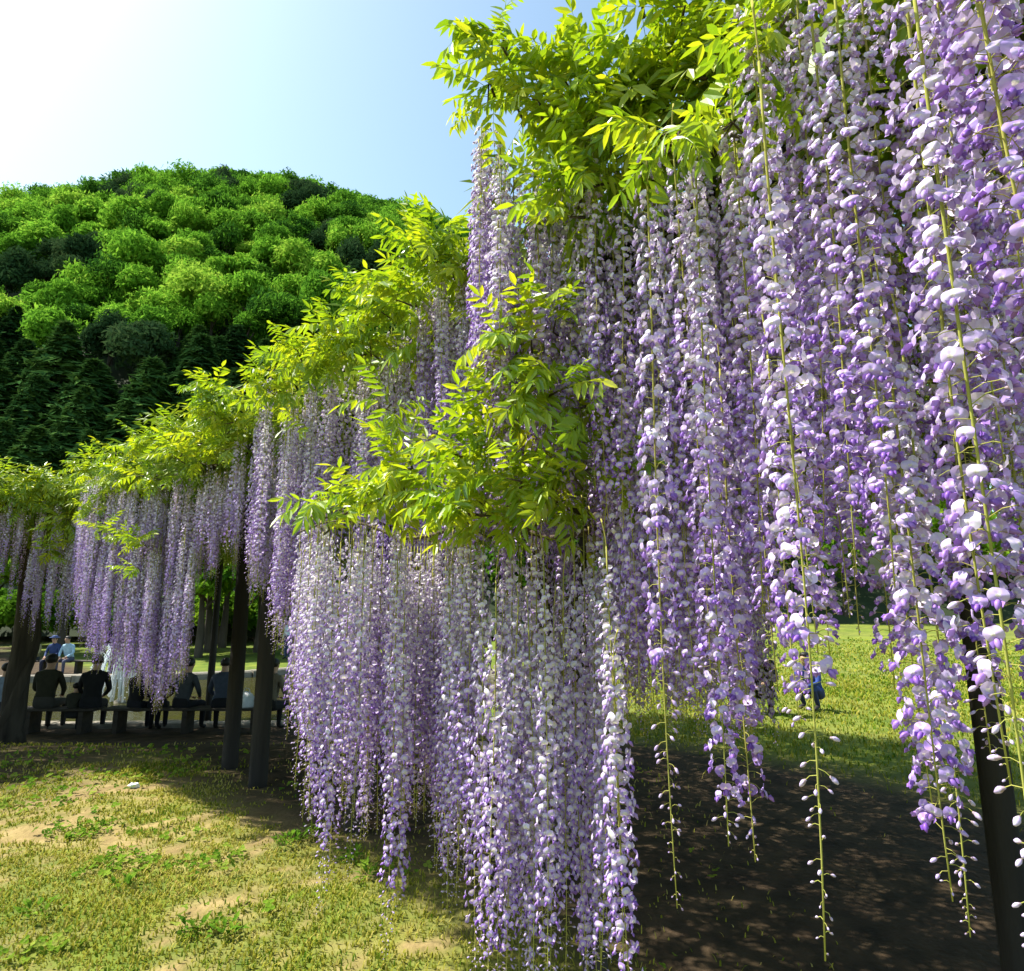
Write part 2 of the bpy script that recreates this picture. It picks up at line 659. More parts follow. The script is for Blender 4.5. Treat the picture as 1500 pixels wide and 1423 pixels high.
# kerb stones round the pond
kerb = bpy.data.objects.new('pond_kerb', None)
COL.objects.link(kerb)
kerb['kind'] = 'structure'
RL = np.concatenate([RIM, RIM[:1]])
seg = np.hypot(*np.diff(RL, axis=0).T)
cum = np.concatenate([[0], np.cumsum(seg)])
kst = [MB().box((0, 0, 0), (.66, .42, .62), bev=.03).mesh('kerb_stone', M_STONE, False),
       MB().box((0, 0, 0), (.66, .39, .60), bev=.05).mesh('kerb_stone', M_STONE, False)]
nk = int(cum[-1] / .68)
for i in range(nk):
    s = (i + .5) / nk * cum[-1]
    x, y = np.interp(s, cum, RL[:, 0]), np.interp(s, cum, RL[:, 1])
    x2, y2 = np.interp(s + .05, cum, RL[:, 0]), np.interp(s + .05, cum, RL[:, 1])
    an = math.atan2(y2 - y, x2 - x) + random.uniform(-.02, .02)
    obj('kerb_stone', kst[i % 2], kerb, (x, y, -1.08 + random.uniform(-.012, .012)), rotz(np.array(an)))


HX, HB, HY = -66.0, 40.0, 178.0


def hill_z(x, y):
    x = np.asarray(x, float)
    y = np.asarray(y, float)
    H = 105 * (1 - ((x - HX) / 150) ** 2)
    s = np.clip((y - HB) / (HY - HB), 0, 2)
    p = np.sin(PI / 2 * s) ** 1.12
    p = np.where(s > 1, np.cos((s - 1) * PI / 2) * .8 + .2, p)
    return H * p * smooth(130, 20, x) + 5 * (fbm(x * .03, y * .03, 77, 3) - .5) * np.clip(s * 4, 0, 1) - .4 * (s <= 0)


hx = np.linspace(-205, 75, 60)
hy = np.linspace(HB, 330, 60)
X, Y = np.meshgrid(hx, hy)
Z = hill_z(X, Y)
idx = (np.arange(59)[:, None] * 60 + np.arange(59)[None])
obj('hill', make_mesh('hill', np.stack([X, Y, Z], -1).reshape(-1, 3), np.stack([idx, idx + 1, idx + 61, idx + 60], -1).reshape(-1, 4), M_HILL),
    kind='structure')


# ------------------------------------------------------------------ trees
def quad_cloud(P, N, size, tone, rg, aspect=1.6, jitter=.8):
    """leaf clumps: one bent pair of triangles-with-points per sample"""
    n = len(P)
    N = N + jitter * rg.normal(size=(n, 3))
    N /= np.linalg.norm(N, axis=1)[:, None]
    r = rg.normal(size=(n, 3))
    A = np.cross(N, r)
    A /= np.linalg.norm(A, axis=1)[:, None]
    B = np.cross(N, A)
    s = np.asarray(size)[:, None] * np.ones((n, 1))
    V = np.stack([P - A * s * aspect, P + B * s * .55, P + A * s * aspect - N * s * .3, P - B * s * .55], 1)
    Fq = np.arange(n * 4).reshape(n, 4)
    return V.reshape(-1, 3), Fq


def broad_crown(seed, R=3.4, Hh=4.2, n=4200, size=.20):
    rg = np.random.default_rng(seed)
    nl = 15
    cl = rg.normal(size=(nl, 3))
    cl /= np.linalg.norm(cl, axis=1)[:, None]
    cl[:, 2] = np.abs(cl[:, 2]) * .9 - .15
    cl *= np.array([R * .62, R * .62, Hh * .50])
    cl[0] = (0, 0, Hh * .45)
    cr = rg.uniform(.22, .60, nl) * R
    k = rg.integers(0, nl, n)
    d = rg.normal(size=(n, 3))
    d /= np.linalg.norm(d, axis=1)[:, None]
    d[:, 2] = np.where(d[:, 2] < -.6, -d[:, 2], d[:, 2])
    P = cl[k] + d * (cr[k] * rg.uniform(.55, 1.18, n))[:, None] * np.array([1, 1, .82])
    P[:, 2] += Hh * .5
    tone = .5 + .22 * rg.normal(size=n) * .6 + (rg.uniform(-.13, .13, nl))[k]
    return P, d, rg.uniform(.6, 1.25, n) * size, tone, rg


broad_meshes = []
for i in range(6):
    P, d, s, t, rg = broad_crown(100 + i, R=3.3 + .4 * (i % 3), Hh=4.0 + .5 * (i % 2))
    V, Fq = quad_cloud(P, d, s, t, rg)
    broad_meshes.append(make_mesh('crown', V, Fq, M_BROAD, None, np.clip(t, 0, 1), False))
dull_meshes = []
for i in range(3):
    P, d, s, t, rg = broad_crown(150 + i, R=3.0, Hh=5.0)
    V, Fq = quad_cloud(P, d, s, t, rg)
    dull_meshes.append(make_mesh('crown', V, Fq, M_DULL, None, np.clip(t, 0, 1), False))
coni_meshes = []
for i in range(4):
    rg = np.random.default_rng(200 + i)
    n = 2400
    h = rg.uniform(0, 1, n) ** .8
    ht = 10.5 + i
    rad = (1 - h) ** .8 * (2.5 + .25 * i) * (1 + .16 * np.sin(h * 46 + i))
    a = rg.uniform(0, 2 * PI, n)
    br = np.cos(a * 7 + h * 30) * .12
    q = rg.uniform(.55, 1.0, n) * (1 + br)
    P = np.column_stack([np.cos(a) * rad * q, np.sin(a) * rad * q, h * ht - .35 * rad * q + 1.2])
    N = np.column_stack([np.cos(a), np.sin(a), np.full(n, .8)])
    t = np.clip(.45 + .2 * rg.normal(size=n), 0, 1)
    V, Fq = quad_cloud(P, N, rg.uniform(.16, .34, n), t, rg, aspect=2.0, jitter=.5)
    coni_meshes.append(make_mesh('crown', V, Fq, M_CONI, None, t, False))


def trunk_mesh(h, r0, seed, limbs=3, mat=M_TRUNK):
    rg = np.random.default_rng(seed)
    b = MB()
    k = 7
    p = np.column_stack([np.cumsum(rg.normal(0, .035 * h / 5, k)), np.cumsum(rg.normal(0, .035 * h / 5, k)), np.linspace(-.4, h, k)])
    p[:2, :2] = 0
    b.tube(p, np.linspace(r0 * 1.25, r0 * .45, k), 8, lump=.12, seed=seed)
    for j in range(limbs):
        q = p[k - 3 + j % 3]
        a = rg.uniform(0, 2 * PI)
        e = q + np.array([math.cos(a) * h * .25, math.sin(a) * h * .25, h * .25])
        b.tube([q, (q + e) / 2 + np.array([0, 0, .1 * h * .2]), e], [r0 * .45, r0 * .3, r0 * .12], 6)
    return b.mesh('trunk', mat)


hill_trunks = [trunk_mesh(5.0, .22, 5), trunk_mesh(9.0, .22, 6, 0)]


def to_px(x, y, z):
    z = z - 1.5
    cc = y * math.cos(PITCH) + z * math.sin(PITCH)
    up = -y * math.sin(PITCH) + z * math.cos(PITCH)
    return 750 + F * x / cc, 711 - F * up / cc


cand = []
cell = {}
hr = np.random.default_rng(17)
for _ in range(26000):
    y = 46 + 112 * hr.uniform() ** 1.05
    x = hr.uniform(-165, 14)
    z = float(hill_z(x, y))
    px, py = to_px(x, y, z + 3)
    if not (-110 < px < 800):
        continue
    mind = hr.uniform(2.5, 4.9) if y > 80 else hr.uniform(3.2, 4.6)
    kx, ky, kz = int(x // 6.5), int(y // 6.5), int(z // 6.5)
    ok = True
    for i in (-1, 0, 1):
        for j in (-1, 0, 1):
            for l in (-1, 0, 1):
                for q in cell.get((kx + i, ky + j, kz + l), ()):
                    if (q[0] - x) ** 2 + (q[1] - y) ** 2 + (q[2] - z) ** 2 < mind * mind:
                        ok = False
    if ok:
        cell.setdefault((kx, ky, kz), []).append((x, y, z))
        cand.append((x, y, z, px, py))
lab_b = {0: 'bright spring-green broadleaf tree in the sunlit upper wood on the hill',
         1: 'dull dark-green tree among the bright trees of the upper wood on the hill'}
lab_c = 'dark conifer in the shadowy belt on the lower slope of the hill'
vis_b, vis_c = [], []
for x, y, z, px, py in cand:
    border = 505 + 28 * math.sin(px * .011 + 1) + 40 * (float(vnoise(px * .02, 3.0, 9)) - .5) + hr.normal(0, 22)
    con = py > border
    (vis_c if con else vis_b).append((x, y, z, px, py))


def hidden_tree(px, py):
    """behind the trellis curtain for good"""
    return (px > 720) or (py > 690 and px > 130) or (px > 330 and py > 690 - (px - 330) * .95)


extra_b = []
nb = nc = 0
order = sorted(vis_b, key=lambda q: (q[1]))
for x, y, z, px, py in order:
    dark = vnoise(x * .13, y * .13, 61) > .77
    R = rotz(np.array(rng.uniform(0, 6.28)))
    s = rng.uniform(.52, 1.10)
    s3 = (s * rng.uniform(.75, 1.25), s * rng.uniform(.75, 1.25), s * rng.uniform(.95, 1.45))
    if -10 < px < 700 and not hidden_tree(px, py) and nb < 300:
        t = thing('broadleaf_tree', (x, y, z - .5), lab_b[int(dark)], 'tree', 'dull trees in the upper wood' if dark else 'bright trees of the upper wood')
        obj('crown', dull_meshes[int(rng.integers(3))] if dark else broad_meshes[int(rng.integers(6))], t, (0, 0, 2.6), R @ rotx(np.array(rng.normal(0, .16))), s3)
        obj('trunk', hill_trunks[0], t)
        nb += 1
    else:
        extra_b.append((x, y, z, R, s3))
for x, y, z, px, py in sorted(vis_c, key=lambda q: q[1]):
    if px > 760 or nc >= 300:
        continue
    s = rng.uniform(.75, 1.25)
    t = thing('conifer_tree', (x, y, z - .6), lab_c, 'tree', 'conifers on the lower slope')
    obj('crown', coni_meshes[int(rng.integers(4))], t, (0, 0, 0), rotz(np.array(rng.uniform(0, 6.28))), (s * 1.35, s * 1.35, s * rng.uniform(.50, .72)))
    obj('trunk', hill_trunks[1], t, (0, 0, 0), None, (1, 1, .55 * s))
    nc += 1
# the rest of the wood, as one mass
Vs, Fs, Ts = [], [], []
off = 0
for i, (x, y, z, R, s3) in enumerate(extra_b):
    P, d, s, t, rg = broad_crown(300 + i % 17, n=1500, size=.30)
    V, Fq = quad_cloud(P * np.array(s3), d, s, t, rg)
    V = V @ R.T + np.array([x, y, z + 2.0])
    Vs.append(V)
    Fs.append(Fq + off)
    Ts.append(np.clip(t + rng.uniform(-.25, .2), 0, 1))
    off += len(V)
if Vs:
    o = obj('hill_wood', make_mesh('hill_wood', np.concatenate(Vs), np.concatenate(Fs), M_BROAD, None, np.concatenate(Ts), False), kind='stuff')
    tag(o, 'green wood covering the rest of the rounded hill', 'wood')


# trees beyond the pond and beyond the right-hand lawn
def bank_tree(x, y, h, r, seed, label, group, low=False):
    z = float(gz(x, y))
    t = thing('bank_tree', (x, y, z), label, 'tree', group)
    P, d, s, tn, rg = broad_crown(seed, R=r, Hh=h * (.95 if low else .62), n=4200, size=.16)
    V, Fq = quad_cloud(P, d, s, tn, rg)
    obj('crown', make_mesh('crown', V, Fq, M_BANKTREE, None, np.clip(tn, 0, 1), False), t, (0, 0, h * (.06 if low else .34)))
    obj('trunk', trunk_mesh(h * .62, .13 + .03 * r, seed), t)
    return t


gp = 'slender trees on the far bank of the pond'
for i, (px, D, h, r) in enumerate([(262, 31, 5.5, 1.7), (292, 30, 5.2, 1.5), (306, 33, 6, 1.9), (326, 36, 6.5, 2.1), (352, 30, 5.4, 1.6), (378, 33, 6, 2.0), (400, 37, 6.5, 2.2),
                                   (425, 31, 5.5, 1.8), (215, 35, 6, 2.2), (150, 33, 6, 2.2), (90, 32, 6, 2.2), (35, 31, 6, 2.3), (-20, 33, 6.5, 2.4)]):
    q = W(px, 940, D)
    bank_tree(q[0], q[1], h, r, 400 + i, 'slender green tree with a dark trunk on the far bank of the pond', gp)
for i, (px, D) in enumerate([(-60, 38), (-10, 39), (45, 37), (95, 38), (150, 40), (210, 38), (265, 40), (320, 39), (375, 41), (430, 38), (480, 40)]):
    q = W(px, 940, D)
    bank_tree(q[0], q[1], 2.6, 1.9, 440 + i, 'low leafy bush under the trees beyond the pond', 'bushes beyond the pond', True)
for i, (px, D, h, r) in enumerate([(560, 46, 8, 3.2), (650, 50, 9, 3.6), (740, 44, 8, 3.2), (830, 50, 9, 3.5), (920, 46, 8, 3.3), (1000, 50, 9, 3.5),
                                   (1080, 44, 8, 3.2), (1160, 48, 9, 3.5), (1240, 42, 8, 3.2), (1320, 46, 9, 3.4), (1400, 43, 8, 3.2), (1480, 47, 9, 3.5), (1570, 44, 8, 3.3)]):
    q = W(px, 900, D)
    bank_tree(q[0], q[1], h, r, 470 + i, 'dense green tree along the far side of the sunlit lawn', 'trees beyond the lawn', True)

# ------------------------------------------------------------------ wisteria: flower templates
def flower_template(lod, ped=.030, wilt=0.0):
    b = MB()
    rise = .006
    if lod == 0:
        b.tube([(0, 0, 0), (ped * .5, 0, rise), (ped, 0, rise * .6)], [.0008, .0007, .0008], 3, 0, cap=False)
        b.tube([(ped - .001, 0, rise * .6), (ped + .003, 0, .002), (ped + .005, 0, .000)], [.0012, .0030, .0030], 6, 3)
    else:
        b.add([(0, 0, .0008), (0, 0, -.0008), (ped, 0, rise * .6)], [[0, 1, 2]], 0)
    x0 = ped + .003
    # banner: round, notched, bent back from its claw
    ns, nr = (18, 4) if lod == 0 else ((8, 2) if lod == 1 else (6, 1))
    R = .0128 if lod < 2 else .0135
    V = [(x0 + .004, 0, .009)]
    for i in range(1, nr + 1):
        r = i / nr
        for j in range(ns):
            th = 2 * PI * j / ns
            u = R * r * math.cos(th) * 1.06
            w = R * r * math.sin(th) * (.95 - .14 * math.exp(-((th - PI / 2) / .35) ** 2))
            rr = math.hypot(u, w) / R
            x = x0 + .004 - .0040 * rr ** 2 + .0012 * math.cos(2 * th) * rr - .20 * max(w, 0) * (1 - wilt) - .0015 * (abs(u) < .002) + .0011 * math.sin(5 * th + 1) * r * r
            V.append((x, u, .009 + w))
    Fc = [(0, 1 + j, 1 + (j + 1) % ns) for j in range(ns)]
    for i in range(nr - 1):
        for j in range(ns):
            a, c2 = 1 + i * ns + j, 1 + i * ns + (j + 1) % ns
            Fc += [(a, a + ns, c2 + ns), (a, c2 + ns, c2)]
    b.add(V, Fc, [4 if (lod < 2 and q < ns) else 1 for q in range(len(Fc))])
    # keel and wings: a blunt boat that points out and down
    if lod < 2:
        k = 5 if lod == 0 else 3
        n = 7 if lod == 0 else 5
        t = np.linspace(0, 1, k)
        P = np.column_stack([x0 + .001 + .0125 * t - .003 * t * t, 0 * t, .002 - .0140 * t ** 1.5])
        rad = np.array([.0018, .0036, .0043, .0036, .0010])[:k] if lod == 0 else np.array([.002, .0048, .0014])
        b.tube(P, rad, n, 2)
        for s in ((-1, 1) if lod == 0 else ()):
            b.add([(x0, s * .003, .002), (x0 + .009, s * .0085, .001), (x0 + .0125, s * .0065, -.006), (x0 + .006, s * .0045, -.007)],
                  [[0, 1, 2, 3]], 2)
    else:
        b.add([(x0, .005, .001), (x0, -.005, .001), (x0 + .012, 0, -.008), (x0 + .004, 0, -.010)], [[0, 1, 2], [0, 2, 3], [1, 3, 2]], 2)
    V, Fc, M, T = b.arrays()
    return V, Fc, M


def bud_template(lod, size=1.0, ped=.024):
    b = MB()
    if lod < 2:
        b.tube([(0, 0, 0), (ped * .6, 0, .002), (ped, 0, -.002)], [.0008, .0007, .0008], 3, 0, cap=False)
    else:
        b.add([(0, 0, .0008), (0, 0, -.0008), (ped, 0, -.002)], [[0, 1, 2]], 0)
    k = 5 if lod == 0 else 4
    t = np.linspace(0, 1, k)
    L = .017 * size
    P = np.column_stack([ped - .001 + L * t * .88, 0 * t, -.002 - L * .42 * t ** 1.4])
    rad = np.interp(t, [0, .2, .6, 1], [.0016, .0026, .0048, .0018]) * size ** .8
    V, Fc = None, None
    b.tube(P, rad, 6 if lod == 0 else 4, 1)
    V, Fc, M, T = b.arrays()
    # the bud's base is calyx
    cen = V[Fc].mean(1)
    M = M.copy()
    M[(cen[:, 0] > ped - .001) & (cen[:, 0] < ped + .24 * L) & (M == 1)] = 3
    return V, Fc, M


FLOW = {l: [flower_template(l), flower_template(l, .024, .5), flower_template(l, .036, -.4)] for l in (0, 1, 2)}
BUDS = {l: [bud_template(l, 1.0), bud_template(l, .72, .020), bud_template(l, .42, .012)] for l in (0, 1, 2)}


def raceme_plan(L, seed, tail, dens=118):
    """positions, orientations, kinds and tones of the flowers on one raceme; the stem hangs from z = 0 to -L"""
    rg = np.random.default_rng(seed)
    k = 12
    t = np.linspace(0, 1, k)
    w1, w2 = rg.uniform(0, 6.28, 2)
    amp = .010 * L
    SX = amp * np.sin(t * 4 + w1) * t + .012 * L * math.cos(w2) * t * t
    SY = amp * np.sin(t * 3.4 + w2) * t + .012 * L * math.sin(w2) * t * t
    stem = np.column_stack([SX, SY, -L * t])
    n = int(L * dens)
    ft = np.sort(.02 + .98 * (np.arange(n) + rg.uniform(-.4, .4, n)) / n)
    ft = np.clip(ft, .01, 1)
    # flowers stand closer in the body, wider apart in the bud tail
    pos = np.column_stack([np.interp(ft, t, stem[:, j]) for j in range(3)])
    az = np.arange(n) * 2.39996 + rg.normal(0, .45, n)
    s = rg.uniform(.60, .86, n) * (1 - .18 * smooth(.45, 1.0, ft)) * (.74 + .26 * smooth(.02, .45, ft))
    kind = np.zeros(n, int)
    kind[ft > 1 - tail] = 1
    kind[ft > 1 - tail * .62] = 2
    kind[ft > 1 - tail * .28] = 3
    mix = (ft > 1 - tail * 1.5) & (rg.uniform(size=n) < .35)
    kind[mix & (kind == 0)] = 1
    keep = np.ones(n, bool)
    keep[(kind >= 1) & (rg.uniform(size=n) < .22)] = False
    keep[(ft < .10) & (rg.uniform(size=n) < .55)] = False
    tilt = np.where(kind == 0, rg.normal(.05, .28, n), rg.normal(.10, .22, n))
    roll = rg.normal(0, .38, n)
    R = rotz(az) @ roty(tilt) @ rotx(roll) * s[:, None, None]
    tone = np.clip(.0 + .72 * smooth(.05, .95, ft) + rg.normal(0, .16, n), 0, 1)
    var = rg.integers(0, 3, n)
    return stem, pos[keep], R[keep], kind[keep], tone[keep], var[keep]


def stem_mesh_into(b, stem, L, lod):
    b.tube(stem, np.linspace(.0020, .0009, len(stem)) * (1.0 if lod < 2 else 1.3), 6 if lod == 0 else 4, 0)


def raceme_mesh(L, seed, lod, tail, dens=118):
    stem, pos, R, kind, tone, var = raceme_plan(L, seed, tail, dens)
    b = MB()
    stem_mesh_into(b, stem, L, lod)
    for q in range(3):
        m = (kind == 0) & (var == q)
        if m.any():
            b.add(*stamp(FLOW[lod][q], R[m], pos[m], tone[m]))
    for q in range(3):
        m = kind == q + 1
        if m.any():
            b.add(*stamp(BUDS[lod][q], R[m], pos[m], tone[m] * .7))
    return b.mesh('raceme', RAC)


LENS = [.55, .75, .95, 1.15]
POOL = {}
for lod in (0, 1, 2):
    for li, L in enumerate(LENS):
        POOL[lod, li] = [raceme_mesh(L, 1000 + lod * 100 + li * 10 + v, lod, (.10, .26, .05, .16)[v % 4], 190) for v in range(4 if lod else 3)]


def shoot_mesh(seed):
    rg = np.random.default_rng(seed)
    t = np.linspace(0, 1, 9)
    b = MB()
    b.tube(np.column_stack([.02 * np.sin(seed * 2) * t * t, .02 * np.cos(seed * 2) * t * t, t]), np.linspace(.0018, .0035, 9), 5, 0, .8)
    return b.mesh('shoot', RAC)


SHOOTS = [shoot_mesh(i) for i in range(4)]


def add_shoot(vine, top):
    h = min(ROOF_Z + .12 - top[2], rng.uniform(.05, .11))
    if h > .03:
        obj('shoot', SHOOTS[int(rng.integers(4))], vine, np.asarray(top) - np.array(vine.location) - (0, 0, .01), rotz(np.array(rng.uniform(0, 6.28))), (.55, .55, h))


def add_raceme(vine, top, bottom_z, lod=None, var=None, spin=None):
    L = top[2] - bottom_z
    D = math.hypot(top[0], top[1])
    if lod is None:
        lod = 0 if D < 1.35 else (1 if D < 4.2 else 2)
    li = int(np.argmin([abs(math.log(L / q)) for q in LENS]))
    pool = POOL[lod, li]
    me = pool[int(rng.integers(len(pool))) if var is None else var]
    add_shoot(vine, top)
    base = np.array(vine.location)
    a = rng.uniform(0, 6.28) if spin is None else spin
    w = rng.uniform(.88, 1.15)
    o = obj('raceme', me, vine, np.asarray(top) - base, rotz(np.array(a)) @ rotx(np.array(rng.normal(0, .018))), (w, w, L / LENS[li]))
    return o


# compound leaves
def leaf_mesh(seed, length=.25, pairs=6, droop=.5, width=.36, hi=True):
    rg = np.random.default_rng(seed)
    b = MB()
    n = 7
    t = np.linspace(0, 1, n)
    ang = .25 - droop * t * 1.5
    dx = np.cos(ang)
    dz = np.sin(ang)
    px = np.concatenate([[0], np.cumsum((dx[1:] + dx[:-1]) / 2)]) / (n - 1) * length
    pz = np.concatenate([[0], np.cumsum((dz[1:] + dz[:-1]) / 2)]) / (n - 1) * length
    py = .02 * length * np.sin(t * 3 + seed)
    if hi:
        b.tube(np.column_stack([px, py, pz]), np.linspace(.0016, .0008, n), 3, 0, .7)
    items = []
    for i in range(pairs):
        tt = .26 + .70 * i / (pairs - 1)
        for s in (-1, 1):
            items.append((tt, s, length * width * (1.0 - .28 * abs(i / (pairs - 1) - .45))))
    items.append((1.0, 0, length * width * .95))
    for tt, s, l in items:
        o = np.array([np.interp(tt, t, px), np.interp(tt, t, py), np.interp(tt, t, pz)])
        a = math.atan2(np.interp(min(1, tt + .1), t, pz) - np.interp(tt - .1, t, pz), np.interp(min(1, tt + .1), t, px) - np.interp(tt - .1, t, px))
        yaw = s * rg.uniform(.75, 1.15) if s else rg.normal(0, .1)
        dr = rg.uniform(.1, .75) if s else rg.uniform(0, .3)
        Rm = roty(np.array(-a)) @ rotz(np.array(yaw)) @ roty(np.array(dr)) @ rotx(np.array(rg.normal(0, .35)))
        w = l * .17
        if hi:
            v = np.array([(0, 0, 0), (.30 * l, w * .86, .22 * w), (.30 * l, 0, -.25 * w), (.30 * l, -w * .86, .22 * w),
                          (.66 * l, w * .74, .05 * w - .03 * l), (.66 * l, 0, -.3 * w - .03 * l), (.66 * l, -w * .74, .05 * w - .03 * l), (l, 0, -.13 * l)])
            f = [(0, 2, 1), (0, 3, 2), (1, 2, 5), (1, 5, 4), (2, 3, 6), (2, 6, 5), (4, 5, 7), (5, 6, 7)]
        else:
            v = np.array([(0, 0, 0), (.42 * l, w * .95, .1 * w), (l, 0, -.1 * l), (.42 * l, -w * .95, .1 * w)])
            f = [(0, 2, 1), (0, 3, 2)]
        b.add(v @ Rm.T + o, f, 0, np.clip(.5 + rg.normal(0, .12), 0, 1))
    return b


LEAVES = [leaf_mesh(50 + i, .25, 5 + i % 3, (.15, .45, .8, .3, .6, 1.0, -.1, .35)[i], (.34, .38, .36)[i % 3]).mesh('leaf', M_LEAF, False) for i in range(8)]
_lo = leaf_mesh(90, .24, 5, .3, .36, False).arrays()
LEAF_LO = (_lo[0], _lo[1], _lo[2])


def look_rot(d, up=(0, 0, 1), roll=0.0):
    d = np.asarray(d, float)
    d /= np.linalg.norm(d)
    y = np.cross(up, d)
    ny_ = np.linalg.norm(y)
    y = np.array([0, 1.0, 0]) if ny_ < 1e-3 else y / ny_
    z = np.cross(d, y)
    return np.stack([d, y, z], -1) @ rotx(np.array(roll))


def leaf_cluster(vine, c, r, n, out=(-.5, -.6, .25), size=1.0, twig=True, spread=.9):
    """a spray of compound leaves growing from a few shoots inside an ellipsoid"""
    c = np.asarray(c, float)
    r = np.asarray(r, float)
    base = np.array(vine.location)
    out = np.asarray(out, float)
    nsh = max(1, n // 6)
    cnt = 0
    for s in range(nsh):
        d = out + rng.normal(0, .75, 3)
        d /= np.linalg.norm(d)
        p0 = c + rng.uniform(-1, 1, 3) * r * .55 - d * r * .35
        p1 = p0 + d * r * rng.uniform(.5, .95)
        pm = (p0 + p1) / 2 + rng.normal(0, .02, 3)
        if twig:
            b = MB()
            b.tube([p0 - base, pm - base, p1 - base], [.0045, .0032, .0014], 4)
            obj('branch', b.mesh('branch', M_TWIG), vine)
        per = n // nsh
        for i in range(per):
            t = (i + .6) / per
            q = p0 * (1 - t) ** 2 + 2 * pm * t * (1 - t) + p1 * t * t
            ld = d * (.35 + .5 * t) + rng.normal(0, spread, 3) * np.array([1, 1, .55]) + np.array([0, 0, .12])
            sc_ = size * rng.uniform(.7, 1.12) * (1.0 - .25 * t)
            obj('leaf', LEAVES[int(rng.integers(8))], vine, q - base, look_rot(ld, roll=rng.normal(0, .4)), (sc_, sc_, sc_))
            cnt += 1
    return cnt


def trunk_obj(vine, pts, rad, seed=0, name='trunk'):
    base = np.array(vine.location)
    pts = np.asarray(pts, float)
    # densify with wobble
    t = np.linspace(0, 1, len(pts))
    tt = np.linspace(0, 1, 26)
    P = np.column_stack([np.interp(tt, t, pts[:, j]) for j in range(3)])
    rg = np.random.default_rng(seed)
    for j in range(2):
        P[2:, j] += .02 * np.sin(tt[2:] * 9 + rg.uniform(0, 6)) + .008 * np.sin(tt[2:] * 25 + rg.uniform(0, 6))
    R = np.interp(tt, np.linspace(0, 1, len(rad)), rad)
    b = MB()
    b.tube(P - base, R, 14, lump=.16, seed=seed)
    # a second stem twisted round the first
    a = tt * 9 + seed
    Q = P + np.column_stack([np.cos(a) * R * .95, np.sin(a) * R * .95, 0 * a])
    b.tube(Q - base, R * .45, 9, lump=.15, seed=seed + 3)
    return obj(name, b.mesh('trunk', M_BARK), vine)


# ------------------------------------------------------------------ the trellis
pg_loc = np.array([2.6, 5.2, float(gz(2.6, 5.2))])
perg = thing('wisteria_trellis', pg_loc, 'long dark timber trellis carrying the wisteria on round posts', 'pergola')


def lpost(x, y, r, top=ROOF_Z, lean=(0, 0)):
    z0 = float(gz(x, y)) - .15
    b = MB()
    k = 12
    t = np.linspace(0, 1, k)
    P = np.column_stack([x + lean[0] * t, y + lean[1] * t, z0 + (top - z0) * t])
    b.tube(P - pg_loc, np.linspace(r * 1.06, r * .94, k), 14, lump=.035, seed=int(abs(x * 100)))
    return obj('post', b.mesh('post', M_POST), perg)


def ground_at(px, py):
    """where the pixel's ray meets the ground"""
    lo, hi = .5, 80
    for _ in range(50):
        m = (lo + hi) / 2
        q = W(px, py, m)
        if q[2] > float(gz(q[0], q[1])):
            lo = m
        else:
            hi = m
    return W(px, py, lo)


pA = ground_at(336, 1125)
pB = ground_at(377, 1152)
lpost(pA[0], pA[1], .070)
lpost(pB[0], pB[1], .072)
pC = W(1466, 1200, 2.3)
lpost(pC[0], pC[1], .047)
for s, dpt in ((-1.0, 2.6), (6.0, 4.2), (15.2, 4.4)):
    k = np.concatenate([[0], np.cumsum(np.hypot(*np.diff(EDGE, axis=0).T))])
    x, y = np.interp(s + 1.6, k, EDGE[:, 0]), np.interp(s + 1.6, k, EDGE[:, 1])
    q = np.array([x, y]) + NIN * dpt
    lpost(q[0], q[1], .07)
for dpt, zz in ((.55, ROOF_Z), (2.4, ROOF_Z), (4.3, ROOF_Z)):
    E2 = EDGE + NIN * dpt
    for i in range(len(EDGE) - 1):
        a, e = E2[i], E2[i + 1]
        b = MB()
        b.tube([np.array([a[0], a[1], zz]) - pg_loc, np.array([e[0], e[1], zz]) - pg_loc], .045, 8)
        obj('beam', b.mesh('beam', M_POST), perg)
kk = np.concatenate([[0], np.cumsum(np.hypot(*np.diff(EDGE, axis=0).T))])
for s in np.arange(.3, kk[-1], .55):
    x, y = np.interp(s, kk, EDGE[:, 0]), np.interp(s, kk, EDGE[:, 1])
    a = np.array([x, y]) + NIN * .25
    e = np.array([x, y]) + NIN * 4.6
    b = MB()
    b.tube([np.array([a[0], a[1], ROOF_Z + .07]) - pg_loc, np.array([e[0], e[1], ROOF_Z + .07]) - pg_loc], .022, 7)
    obj('pole', b.mesh('pole', M_POLE), perg)

# ------------------------------------------------------------------ the vines
gC = ground_at(868, 1440)
gD = ground_at(520, 1215)
gF = W(14, 1070, 11.2)
gF[2] = float(gz(gF[0], gF[1]))
gA = np.array([2.1, 2.0, 0.0])
gB = np.array([.22, 4.0, 0.0])
gE = np.array([-.6, 5.6, float(gz(-.6, 5.6))])
G = 'wisteria vines along the trellis'
VA = thing('wisteria_vine', gA, 'wisteria vine with the largest loose pale-lavender racemes and long yellow-green stems', 'wisteria', G)
VB = thing('wisteria_vine', gB, 'wisteria vine at the high leafy corner of the trellis against the sky', 'wisteria', G)
VC = thing('wisteria_vine', gC, 'low sagging wisteria vine whose dense purple racemes almost reach the grass', 'wisteria', G)
VD = thing('wisteria_vine', gD, 'wisteria vine between the low sagging vine and the two dark posts', 'wisteria', G)
VE = thing('wisteria_vine', gE, 'wisteria vine with a full curtain of racemes hanging over the seated people', 'wisteria', G)
WING = np.array([(-4.4, 7.3), (-4.9, 6.9), (-5.8, 6.9), (-6.5, 5.7), (-7.6, 4.7), (-13, 3.9), (-15, 8), (-13.5, 14), (-9, 13.8), (-5, 10)])
